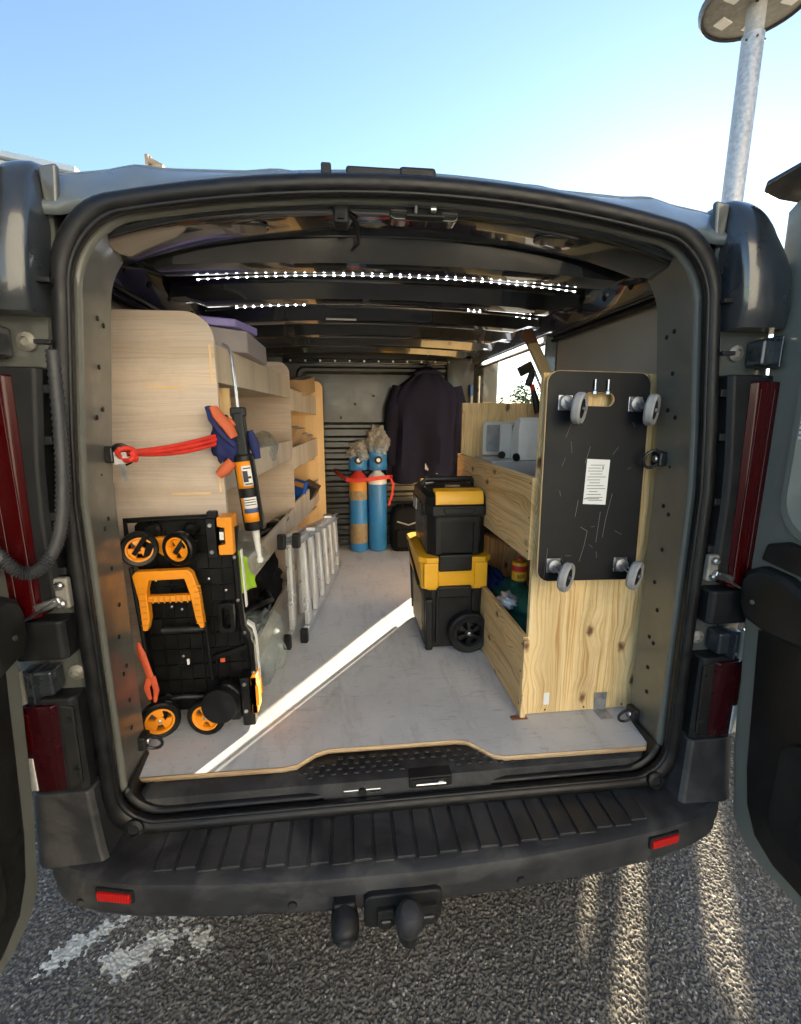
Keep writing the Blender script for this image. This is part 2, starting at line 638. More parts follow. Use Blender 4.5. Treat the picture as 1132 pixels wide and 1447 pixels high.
def text_mesh(name, txt, size, mat, parent, mtx, extrude=.0004):
    cu = bpy.data.curves.new(name, 'FONT')
    cu.body = txt
    cu.size = size
    cu.extrude = extrude
    cu.align_x = 'CENTER'
    cu.align_y = 'CENTER'
    tmp = bpy.data.objects.new(name + '_tmp', cu)
    COL.objects.link(tmp)
    dg = bpy.context.evaluated_depsgraph_get()
    me = bpy.data.meshes.new_from_object(tmp.evaluated_get(dg))
    bpy.data.objects.remove(tmp)
    me.transform(mtx)
    me.materials.clear()
    me.materials.append(MATS[mat])
    o = bpy.data.objects.new(name, me)
    COL.objects.link(o)
    o.parent = parent
    return o


# ================================================================== SETTING
def point_in(poly, X, Y):
    ins = np.zeros(X.shape, bool)
    n = len(poly)
    for i in range(n):
        (x0, y0), (x1, y1) = poly[i], poly[(i + 1) % n]
        c = ((y0 > Y) != (y1 > Y)) & (X < (x1 - x0) * (Y - y0) / ((y1 - y0) or 1e-9) + x0)
        ins ^= c
    return ins


def grid_mesh(name, P, keep, mat, tone=None):
    """faces of a vertex grid P[ny,nx,3] where keep[ny-1,nx-1]"""
    ny, nx = P.shape[:2]
    idx = np.arange(ny * nx).reshape(ny, nx)
    q = np.stack([idx[:-1, :-1], idx[:-1, 1:], idx[1:, 1:], idx[1:, :-1]], -1)[keep]
    used, inv = np.unique(q, return_inverse=True)
    q = inv.reshape(-1, 4).astype(np.int32)
    co = P.reshape(-1, 3)[used]
    me = bpy.data.meshes.new(name)
    me.vertices.add(len(co))
    me.vertices.foreach_set('co', co.astype(np.float32).ravel())
    me.loops.add(q.size)
    me.loops.foreach_set('vertex_index', q.ravel())
    me.polygons.add(len(q))
    me.polygons.foreach_set('loop_start', np.arange(0, q.size, 4, dtype=np.int32))
    me.update(calc_edges=True)
    me.polygons.foreach_set('use_smooth', [True] * len(q))
    if tone is not None:
        at = me.attributes.new('tone', 'FLOAT', 'POINT')
        at.data.foreach_set('value', tone.reshape(-1)[used].astype(np.float32))
    me.materials.append(MATS[mat])
    o = bpy.data.objects.new(name, me)
    COL.objects.link(o)
    o['kind'] = 'structure'
    return o


def build_ground():
    # coarse chippings of the near asphalt are real relief
    x0, x1, y0, y1, st = -1.35, 1.65, -.48, .36, .0025
    xs, ys = np.arange(x0, x1, st), np.arange(y0, y1, st)
    X, Y = np.meshgrid(xs, ys)
    rng = np.random.default_rng(11)
    Hh = np.full(X.shape, -.0022)
    T = np.full(X.shape, .12)
    n = 88000
    sx, sy = rng.uniform(x0, x1, n), rng.uniform(y0, y1, n)
    ra = .0019 + .0034 * rng.random(n) ** 1.9
    rb = ra * rng.uniform(.55, 1.0, n)
    an = rng.uniform(0, math.pi, n)
    tz = rng.uniform(-.0016, .0006, n)
    tn = np.clip(rng.normal(.45, .2, n), .05, 1)
    tn[rng.random(n) < .035] = 1.0
    tilt = rng.normal(0, .13, (n, 2))
    ny, nx = X.shape
    for k in range(n):
        r = ra[k]
        i0, i1 = max(0, int((sx[k] - r - x0) / st)), min(nx, int((sx[k] + r - x0) / st) + 2)
        j0, j1 = max(0, int((sy[k] - r - y0) / st)), min(ny, int((sy[k] + r - y0) / st) + 2)
        dx, dy = X[j0:j1, i0:i1] - sx[k], Y[j0:j1, i0:i1] - sy[k]
        ca, sa = math.cos(an[k]), math.sin(an[k])
        u, v = (dx * ca + dy * sa) / r, (-dx * sa + dy * ca) / rb[k]
        d2 = u * u + v * v
        h = tz[k] + .0013 * np.sqrt(np.clip(1 - d2, 0, 1)) + dx * tilt[k, 0] + dy * tilt[k, 1]
        sub = Hh[j0:j1, i0:i1]
        m = (d2 < 1) & (h > sub)
        sub[m] = h[m]
        T[j0:j1, i0:i1][m] = tn[k]
    P = np.stack([X, Y, Hh], -1)
    ed = np.minimum.reduce([X - x0, x1 - X, Y - y0, y1 - Y])
    P[..., 2] = np.where(ed < .02, -.002, P[..., 2])
    grid_mesh('asphalt', P, np.ones((ny - 1, nx - 1), bool), 'asphalt_near', T)['label'] = 'coarse grey asphalt chippings behind the van'
    # the rest of the yard
    mb = MB()
    gx = [-300, -60, -12, x0 + .01, x1 - .01, 12, 60, 300]
    gy = [-300, -60, -12, y0 + .01, y1 - .01, 14, 60, 300]
    n_ = len(gy)
    mb.add([(x, y, -.0025) for x in gx for y in gy],
           [(i * n_ + j, (i + 1) * n_ + j, (i + 1) * n_ + j + 1, i * n_ + j + 1) for i in range(len(gx) - 1) for j in range(n_ - 1) if not (i == 3 and j == 3)])
    structure('ground', mb, 'asphalt', 'rough grey asphalt of the parking place')
    # worn white paint left on the tops of the chippings
    polys = ([(-1.08, -.06), (-1.0, -.03), (-.935, .035), (-.87, .08), (-.88, .105), (-.98, .075), (-1.06, .02)],
             [(-.925, -.035), (-.83, -.10), (-.78, -.06), (-.60, -.055), (-.605, .030), (-.86, .040)],
             [(-.885, .075), (-.68, .05), (-.66, .12), (-.88, .14)],
             [(.46, -.44), (.475, -.44), (.49, -.36), (.47, -.30), (.455, -.34)])
    ins = np.zeros(X.shape, bool)
    jx, jy = X + .012 * np.sin(Y * 190) + .008 * np.sin(X * 310 + 1), Y + .010 * np.sin(X * 170 + 2) + .008 * np.sin(Y * 333)
    for p in polys:
        ins |= point_in(p, jx, jy)
    wear = np.zeros(X.shape)
    for k, (f, am) in enumerate(((18, .5), (43, .35), (95, .3), (210, .25))):
        a_, b_ = rng.uniform(0, 6, 2)
        wear += am * np.sin(X * f + a_ + 2 * np.sin(Y * f * .7 + b_)) * np.sin(Y * f * 1.1 + b_ + 1.5 * np.sin(X * f * .6))
    ins &= wear > -.3
    Q = P.copy()
    Q[..., 2] += .0005
    keep = ins[:-1, :-1] & ins[1:, :-1] & ins[:-1, 1:] & ins[1:, 1:]
    grid_mesh('road_marking', Q, keep, 'worn_marking')['label'] = 'worn white paint strokes on the asphalt by the bumper'


build_ground()

# ================================================================== VAN
van = thing('panel_van', 'dark grey panel van with both rear doors open, fitted out inside for work', 'van')

W, ZB, ZT = .79, .485, 1.965


def taper(z):
    return 1 - .085 * max(0.0, min(1.0, (z - 1.40) / .6))


def opening(inset=0.0, y=0.0, dz=0.0):
    w = W - inset
    zb, zt = ZB + inset, ZT - inset
    pts = []
    rb, rtp = .095, .115
    def arc(cx, cz, r, a0, n=9):
        return [(cx + r * math.cos(R(a0 + 90 * k / n)), cz + r * math.sin(R(a0 + 90 * k / n))) for k in range(n + 1)]
    def line(a, b, n):
        return [(a[0] + (b[0] - a[0]) * k / n, a[1] + (b[1] - a[1]) * k / n) for k in range(1, n)]
    c1 = arc(w - rb, zb + rb, rb, -90)
    c2 = arc(w - rtp, zt - rtp, rtp, 0)
    c3 = arc(-w + rtp, zt - rtp, rtp, 90)
    c4 = arc(-w + rb, zb + rb, rb, 180)
    pts = c1 + line(c1[-1], c2[0], 8) + c2 + line(c2[-1], c3[0], 16) + c3 + line(c3[-1], c4[0], 8) + c4 + line(c4[-1], c1[0], 16)
    out = []
    for x, z in pts:
        x *= taper(z)
        z += .088 * (1 - min(1, (x / .74) ** 2)) * smooth01((z - 1.5) / .4)
        out.append((x, y, z + dz))
    return out


def body_x(z):
    zs = [.2, .30, .5, 1.0, 1.4, 1.7, 1.9, 2.0, 2.05]
    xv = [.90, .935, .965, .975, .962, .942, .915, .88, .82]
    return float(np.interp(z, zs, xv))


def van_shell():
    # roof sheet
    rings = []
    prof = [(-.84, 2.045), (-.76, 2.078), (-.6, 2.098), (-.3, 2.106), (0, 2.108), (.3, 2.104), (.6, 2.092), (.76, 2.07), (.84, 2.035)]
    fine = []
    for k in range(65):
        x = -.84 + 1.68 * k / 64
        z = float(np.interp(x, [p[0] for p in prof], [p[1] for p in prof]))
        z += .006 * max(0, math.cos(x * 2 * math.pi / .30)) ** 2
        fine.append((x, z))
    for y, dz, sc in ((.0, -.012, 1), (.012, -.003, 1), (.05, .004, 1), (.3, .012, 1), (1.2, .014, 1), (2.4, .0, 1), (3.0, -.06, .96), (3.3, -.16, .93)):
        rings.append([(x * sc, y, z + dz) for x, z in fine])
    MB().loft(rings, False, False).build('roof', 'paint_roof_skylit', van, solid=.004)
    # sloping rear edge of the roof above the seal
    rr = []
    for x, z in fine:
        zl = 1.965 + .088 * max(0, 1 - (x / .73) ** 2) + .024
        zl = min(zl, z - .03)
        rr.append([(x, -.060, zl - .02), (x, -.064, zl), (x, -.056, zl + .010), (x, -.012, z - .020), (x, .0, z - .012)])
    MB().loft(rr, False, False).build('roof_edge', 'paint_roof_skylit', van, ang=50, solid=.003)
    # sides
    zs = [.28, .34, .5, .7, 1.0, 1.2, 1.4, 1.55, 1.7, 1.8, 1.9, 1.96, 2.0, 2.05]

    def side(s, y0, y1, za, zb, name):
        zz = [za] + [z for z in zs if za < z < zb] + [zb]
        ys = np.linspace(y0, y1, max(2, int((y1 - y0) / .3) + 2))
        rr = [[(s * body_x(z), y, z) for z in zz] for y in ys]
        return MB().loft(rr, False, False).build(name, 'paint', van, solid=.004)
    side(-1, .05, 3.3, .28, 2.05, 'side_panel')
    side(1, .05, 1.18, .28, 2.05, 'side_panel')
    side(1, 2.385, 3.3, .28, 2.05, 'side_panel')
    side(1, 1.18, 2.385, 1.94, 2.05, 'door_header')
    side(1, 1.18, 2.385, .28, .48, 'side_sill')
    # nose: bonnet and windscreen
    rr = []
    for y, w, zt in ((3.3, .93, 1.90), (3.75, .92, 1.30), (4.1, .90, 1.15), (4.45, .80, 1.0), (4.6, .62, .75), (4.62, .6, .35)):
        rr.append([(-w, y, .28), (-w, y, zt - .1), (-w + .1, y, zt), (w - .1, y, zt), (w, y, zt - .1), (w, y, .28)])
    MB().loft(rr, True, True).build('bonnet', 'paint', van)
    m = MB()
    m.box(-.9, .9, .16, 3.3, .42, .44)
    m.box(-.9, -.55, 1.4, 2.2, .33, .42)
    m.build('underbody', 'hole_black', van)
    # sliding door pushed back along the outside
    zz = [.38, .5, .7, 1.0, 1.3, 1.5, 1.7, 1.85, 1.93]
    rr = [[(body_x(z) + .06, y, z) for z in zz] for y in (.14, .4, .7, 1.0, 1.14)]
    MB().loft(rr, False, False).build('sliding_door', 'paint', van, solid=.05)
    # wheels
    for sx in (-1, 1):
        for y in (.80, 3.75):
            w = MB().lathe([(.20, -.1), (.29, -.105), (.325, -.08), (.335, 0), (.325, .08), (.29, .105), (.20, .1)], (sx * .80, y, .335), (1, 0, 0), 32)
            wo_ = w.build('wheel', 'tyre', van)
            MB().lathe([(.02, -.02), (.10, .0), (.18, .02), (.205, .06), (.205, -.06)], (sx * .84, y, .335), (sx, 0, 0), 24).build('rim', 'steel', wo_)


van_shell()


def van_opening():
    # jamb: pressed metal flange that flares out into the load space
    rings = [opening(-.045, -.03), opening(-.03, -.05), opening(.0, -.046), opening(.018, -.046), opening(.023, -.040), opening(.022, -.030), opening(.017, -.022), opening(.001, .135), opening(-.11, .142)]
    fr = MB().loft(rings, True, False).build('door_frame', 'jamb_paint_lit', van, ang=50)
    # black plastic cover over the bottom of the flange
    z0 = [p[2] for p in opening(0)]
    low = [i for i, z in enumerate(z0) if z < .575]
    n_ = len(z0)
    start = next(i for i in low if (i - 1) % n_ not in low)
    idx = []
    while start % n_ in low:
        idx.append(start % n_)
        start += 1
    cov = [[ring_[i] for i in idx] for ring_ in (opening(.012, -.050), opening(.021, -.050), opening(.027, -.043), opening(.026, -.030), opening(.022, -.018), opening(.010, .12))]
    MB().loft(cov, False, False).build('flange_cover', 'rubber', fr, ang=50, solid=.001)
    # black rubber seal, a double bead
    seal = []
    for k in range(12):
        a = 2 * math.pi * k / 12
        seal.append(opening(-.002 - .021 * math.cos(a), -.066 + .022 * math.sin(a)))
    seal.append(seal[0])
    sl = MB().loft(seal, True, False).build('door_seal', 'rubber', van, ang=60)
    lip = []
    for k in range(8):
        a = 2 * math.pi * k / 8
        lip.append(opening(.016 - .006 * math.cos(a), -.074 + .007 * math.sin(a)))
    lip.append(lip[0])
    MB().loft(lip, True, False).build('seal_lip', 'rubber', sl, ang=60)
    # fixing holes down both jambs
    h0 = MB().lathe([(.0062, -.002), (.0062, .0015)], (0, 0, 0), (1, 0, 0), 10).build('fixing_hole', 'hole_black', fr, world=False)
    first = True
    for s in (-1, 1):
        for z, y in ((1.79, .05), (1.78, .085), (1.68, .055), (1.58, .075), (1.56, .04), (1.42, .06), (1.30, .075), (1.28, .045), (1.17, .055), (1.06, .075), (.98, .045), (.88, .07), (.87, .045), (.78, .06), (.70, .05)):
            x = (W - .017 + .016 * (y + .022) / .157) * taper(z) - .0005
            loc = (s * x, y, z)
            if first:
                h0.location = loc
                first = False
                o = h0
            else:
                o = share(h0, 'fixing_hole', fr, loc)
            o.rotation_euler = (0, 0, s * R(-6))
    # header beam inside the top of the opening
    def arch(x):
        return .088 * (1 - min(1, (x / .73) ** 2))
    xs = np.linspace(-.705, .705, 41)
    hp = [(-.03, 1.952), (.02, 1.948), (.12, 1.950), (.165, 1.958), (.18, 1.985), (.18, 2.03)]
    rr = [[(x, y, z + arch(x) * .9 - .02 * (abs(x) / .705) ** 6) for y, z in hp] for x in xs]
    hd = MB().loft(rr, False, False).build('roof_header', 'ceiling_paint_shaded', van, ang=30, solid=.003)
    # striker plate and latch on the header
    lt = MB().prism(rrect(-.045, .115, -.045, .0, .012, 3), -.028, .012, 'Y')
    lt.v = [(x, y + .012, z + 2.052) for x, y, z in lt.v]
    lo = lt.build('latch_plate', 'ceiling_paint_shaded', van, .003)
    m = MB().box(-.005, .075, -.022, -.012, 2.018, 2.040)
    m.build('latch_recess', 'hole_black', lo)
    m = MB()
    m.tube([(.012, -.028, 2.04), (.012, -.034, 2.03), (.012, -.028, 2.018)], .004)
    m.build('striker', 'steel', lo)
    MB().lathe([(.011, -.006), (.011, .006)], (.052, -.028, 2.026), (1, 0, 0), 14).build('roller', 'steel', lo)
    m = MB().box(-.01, .08, -.036, -.018, 2.008, 2.014)
    m.build('latch_lip', 'black_plastic', lo, .002)
    m = MB().box(-.175, -.140, -.030, .02, 1.990, 2.030)
    c = m.build('bump_stop', 'black_plastic', van, .006)
    MB().box(-.166, -.150, -.036, -.031, 1.998, 2.008).build('slot', 'hole_black', c)
    # cable from the bump stop
    MB().tube([(-.145, -.01, 2.02), (-.12, .03, 2.015), (-.115, .09, 1.99), (-.13, .17, 2.0)], .004).build('cable', 'rubber', van)
    for s in (-1, 1):
        m = MB().prism([(x + s * .40, y + .06) for x, y in rrect(-.07, .07, -.03, .03, .028, 5)], 2.000, 2.012, 'Z')
        m.build('header_pressing', 'ceiling_paint_shaded', hd, .006, 3)


van_opening()


def van_roof_inside():
    def cz(x, y):
        return 2.028 + .034 * (1 - (x / .8) ** 2)
    xs = np.linspace(-.84, .84, 31)
    # corrugated inner skin
    ys = np.linspace(.17, 2.42, 110)
    rr = []
    for y in ys:
        rr.append([(x, y, cz(x, y) + .006 * math.sin(y * 2 * math.pi / .09) * smooth01((.72 - abs(x)) / .1)) for x in xs])
    sk = MB().loft(rr, False, False).build('ceiling_skin', 'ceiling_paint_shaded', van, solid=.003)
    # cross members, hat section
    k = 0
    for y, hw, d in ((.30, .07, .060), (.74, .065, .052), (1.14, .06, .050), (1.52, .06, .05), (1.88, .055, .05), (2.20, .05, .05)):
        prof = [(-hw - .03, 0.012), (-hw, 0.0), (-hw + .018, -d), (-hw + .05, -d - .004), (hw - .05, -d - .004), (hw - .018, -d), (hw, 0), (hw + .03, .012)]
        rr = [[(x, y + a, cz(x, y) - .010 + b * (1 if abs(x) < .70 else .6)) for a, b in prof] for x in xs]
        cm = MB().loft(rr, False, False).build('roof_crossmember', 'ceiling_paint_shaded', van, ang=20, solid=.003)
        # lightening slots cut in the member
        for sx, sw in ((-.22 + .06 * k, .075), (.02 + .03 * k, .11), (.38 - .02 * k, .06)):
            zz = cz(sx, y) - .010 - d - .0065
            MB().box(sx - sw, sx + sw, y - hw + .028, y - hw + .046, zz, zz + .004).build('slot', 'hole_black', cm)
        k += 1
    # cant rails where roof meets sides
    for s in (-1, 1):
        pr = [(s * .86, 1.93), (s * .822, 1.935), (s * .80, 1.955), (s * .775, 2.01), (s * .74, 2.045), (s * .86, 2.06)]
        rr = [[(x, y, z) for x, z in pr] for y in np.linspace(.13, 2.42, 10)]
        cr = MB().loft(rr, True, True).build('cant_rail', 'ceiling_paint_shaded', van, .004)
        for y in (.24, .36, .52, .70, .95, 1.2, 1.5):
            MB().lathe([(.011, -.002), (.011, .002)], (s * .786, y, 1.984), (s * -.91, 0, -.41), 12).build('rail_hole', 'hole_black', cr)
        # trim bead along the rail
        MB().tube([(s * .835, y, 1.922) for y in (.14, 1.0, 2.4)], .010, 8).build('rail_trim', 'rubber', cr)
    # strip of reading-lamp lens in the roof
    MB().box(-.24, -.10, 1.09, 1.125, 2.000, 2.008).build('roof_lamp', 'paper', van, .003)


van_roof_inside()


def van_inside():
    # load floor: grey coated board with a bare ply edge and a notch over the latch
    edge = [(-.79, .022), (-.36, .016), (-.325, .022), (-.27, .066), (-.235, .078), (.165, .074), (.20, .066), (.262, .0), (.30, -.012), (.745, -.020), (.80, .05)]
    poly = edge + [(.86, .14), (.86, 2.41), (-.90, 2.41), (-.90, .14)]
    fl = MB().prism(poly, .546, .56, 'Z').build('cargo_floor', 'floor_board', van)
    pe = [(x, y - .0015) for x, y in edge]
    m = MB()
    n = len(pe)
    m.add([(x, y, .545) for x, y in pe] + [(x, y, .5603) for x, y in pe], [(i, i + 1, n + i + 1, n + i) for i in range(n - 1)])
    m.build('floor_edge', 'ply_edge', fl, solid=.0035)
    # black sill plate in front of the board
    m = MB()
    rr = []
    for x in np.linspace(-.745, .745, 60):
        c = smooth01((.29 - abs(x + .0)) / .05)
        rr.append([(x, .10, .540), (x, .02, .540 + .003 * c), (x, -.012, .538 + .006 * c), (x, -.030 - .012 * c, .531 + .009 * c), (x, -.036 - .014 * c, .50), (x, -.03, .478)])
    sp = MB().loft(rr, False, False).build('sill_plate', 'bumper_plastic', van, ang=30, solid=.004)
    t0 = None
    for row, y in enumerate((.05, .028, .006, -.014)):
        for i in range(19):
            x = -.30 + i * .0335 + (row % 2) * .016
            if -.01 < x < .13 and y < .01:
                continue
            if y > .03 and (x < -.21 or x > .19):
                continue
            z = .5415 + .006 * smooth01((.29 - abs(x)) / .05) * (1 if y < .01 else .5)
            if t0 is None:
                t0 = MB().box(-.0085, .0085, -.0065, .0065, -.001, .0045).build('tread_stud', 'bumper_plastic', sp, .0025, 1, world=False)
                t0.location = (x, y, z)
            else:
                share(t0, 'tread_stud', sp, (x, y, z))
    m = MB().box(.0, .125, -.053, -.012, .512, .5465)
    lr = m.build('latch_box', 'black_plastic', sp, .003)
    MB().box(.008, .117, -.056, -.050, .515, .541).build('latch_mouth', 'hole_black', lr)
    m = MB().tube([(.02, -.054, .52), (.02, -.06, .528), (.105, -.06, .528), (.105, -.054, .52)], .0035)
    m.build('striker', 'steel', lr)
    MB().lathe([(.009, -.004), (.009, .004)], (.092, -.056, .530), (0, 1, 0), 12).build('roller', 'steel', lr)
    MB().box(-.19, -.08, -.050, -.040, .505, .520).build('latch_catch', 'steel', sp, .004)
    MB().lathe([(.012, -.004), (.012, .004)], (-.135, -.052, .513), (0, 1, 0), 14).build('catch_eye', 'hole_black', sp)

    # side linings
    MB().box(-.908, -.900, .13, 2.42, .55, 1.95).build('side_lining', 'lining', van)
    m = MB().box(.858, .866, .13, 1.05, .55, 1.95)
    m.build('side_lining', 'lining', van)
    # rear pillar posts around the sliding-door aperture
    m = MB().loft([[(.80, 1.06, z), (.86, 1.04, z), (.95, 1.10, z), (.95, 1.20, z), (.86, 1.17, z)] for z in (.5, 1.2, 1.75, 1.96)], True, True)
    m.build('door_pillar', 'paint', van, .012, 3)
    m = MB().loft([[(.77, 2.419, z), (.79, 2.395, z), (.84, yf + .02, z), (.95, yf, z), (.95, 2.419, z)] for z, yf in ((.5, 2.375), (.87, 2.355), (1.14, 2.27), (1.3, 2.22), (1.75, 2.21), (1.98, 2.21))], True, True)
    bp = m.build('door_pillar', 'paint', van, .012, 3)
    MB().box(.772, .792, 2.30, 2.40, 1.25, 1.74).build('pillar_trim', 'caster_grey', bp, .004)
    MB().box(.765, .79, 2.29, 2.39, 1.72, 1.80).build('belt_cover', 'blue_ink', bp, .004)
    MB().box(.818, .829, 2.25, 2.285, 1.45, 1.86).build('striker_plate', 'white_paint', bp, .004)
    for z in (1.56, 1.66, 1.76):
        MB().lathe([(.014, -.004), (.014, .004)], (.818, 2.267, z), (1, 0, 0), 14).build('bolt', 'dark_steel', bp)
    MB().box(.80, .87, 1.06, 2.22, 1.925, 1.955).build('door_track', 'steel', van, .004)

    # bulkhead
    yb = 2.42
    bk = MB().box(-.91, .86, yb, yb + .01, .54, 2.06).build('bulkhead', 'bulkhead_paint_shaded', van)
    ring_o = [(x, yb - .002, z) for x, z in rrect(-.52, .70, 1.47, 1.93, .06, 6)]
    ring_m = [(x, yb - .028, z) for x, z in rrect(-.505, .685, 1.485, 1.915, .055, 6)]
    ring_i = [(x, yb - .028, z) for x, z in rrect(-.485, .665, 1.505, 1.895, .05, 6)]
    ring_r = [(x, yb - .006, z) for x, z in rrect(-.465, .645, 1.525, 1.875, .045, 6)]
    MB().loft([ring_o, ring_m, ring_i, ring_r], True, False).build('bulkhead_frame', 'bulkhead_paint_shaded', bk, ang=30)
    z = .60
    while z < 1.46:
        h = .05
        m = MB().loft([[(x, yb - .001, z), (x, yb - .022, z + .012), (x, yb - .022, z + h - .016), (x, yb - .001, z + h)] for x in (-.62, -.60, .74, .76)], False, False)
        m.build('bulkhead_rib', 'bulkhead_paint_shaded', bk, .004, 2, solid=.002)
        z += .086
    for s in (-1, 1):
        m = MB().loft([[(s * .60, yb, z), (s * .60, yb - .05, z), (s * .66, yb - .07, z), (s * .86, yb - .07, z), (s * .86, yb, z)] for z in (.55, 1.3, 2.0)], True, True)
        m.build('bulkhead_post', 'bulkhead_paint_shaded', bk, .01, 3)
    MB().box(-.70, .70, yb - .05, yb, 1.945, 1.985).build('bulkhead_rail', 'ceiling_paint_shaded', bk, .008)
    for x in np.linspace(-.55, .62, 12):
        MB().lathe([(.007, -.004), (.007, .003)], (float(x), yb - .052, 1.965), (0, 1, 0), 10).build('bolt', 'steel', bk)
    for x, z in ((-.20, 1.56), (-.09, 1.66), (.05, 1.72), (-.34, 1.62)):
        MB().lathe([(.009, -.002), (.009, .002)], (x, yb - .002, z), (0, 1, 0), 10).build('fixing_hole', 'hole_black', bk)

    # lashing rings on the jambs
    for x, y, z, s in ((-.765, .10, 1.466, -1), (.765, .095, 1.44, 1), (.765, .085, .60, 1), (-.775, .10, .62, -1)):
        base = MB().box(x - .012, x + .012, y - .022, y + .022, z - .022, z + .022)
        bo = base.build('lashing_ring', 'dark_steel', van, .006)
        pts = [(x - s * (.030 + .026 * math.cos(a)), y - .012 - .008 * math.sin(a), z + .026 * math.sin(a)) for a in np.linspace(0, 2 * math.pi, 15)]
        MB().tube(pts, .0045, 8).build('ring', 'dark_steel', bo)
        MB().lathe([(.009, -.004), (.011, 0), (.009, .004)], (x - s * .013, y, z), (1, 0, 0), 12).build('bolt', 'steel', bo)
    # small key tag left on the ring
    MB().prism([(-.745, 1.474), (-.715, 1.474), (-.712, 1.445), (-.745, 1.442)], .064, .067, 'Y').build('key_tag', 'grey_box', van)
    MB().prism([(-.733, 1.444), (-.720, 1.444), (-.718, 1.40), (-.726, 1.398)], .064, .066, 'Y').build('key', 'steel', van)


van_inside()


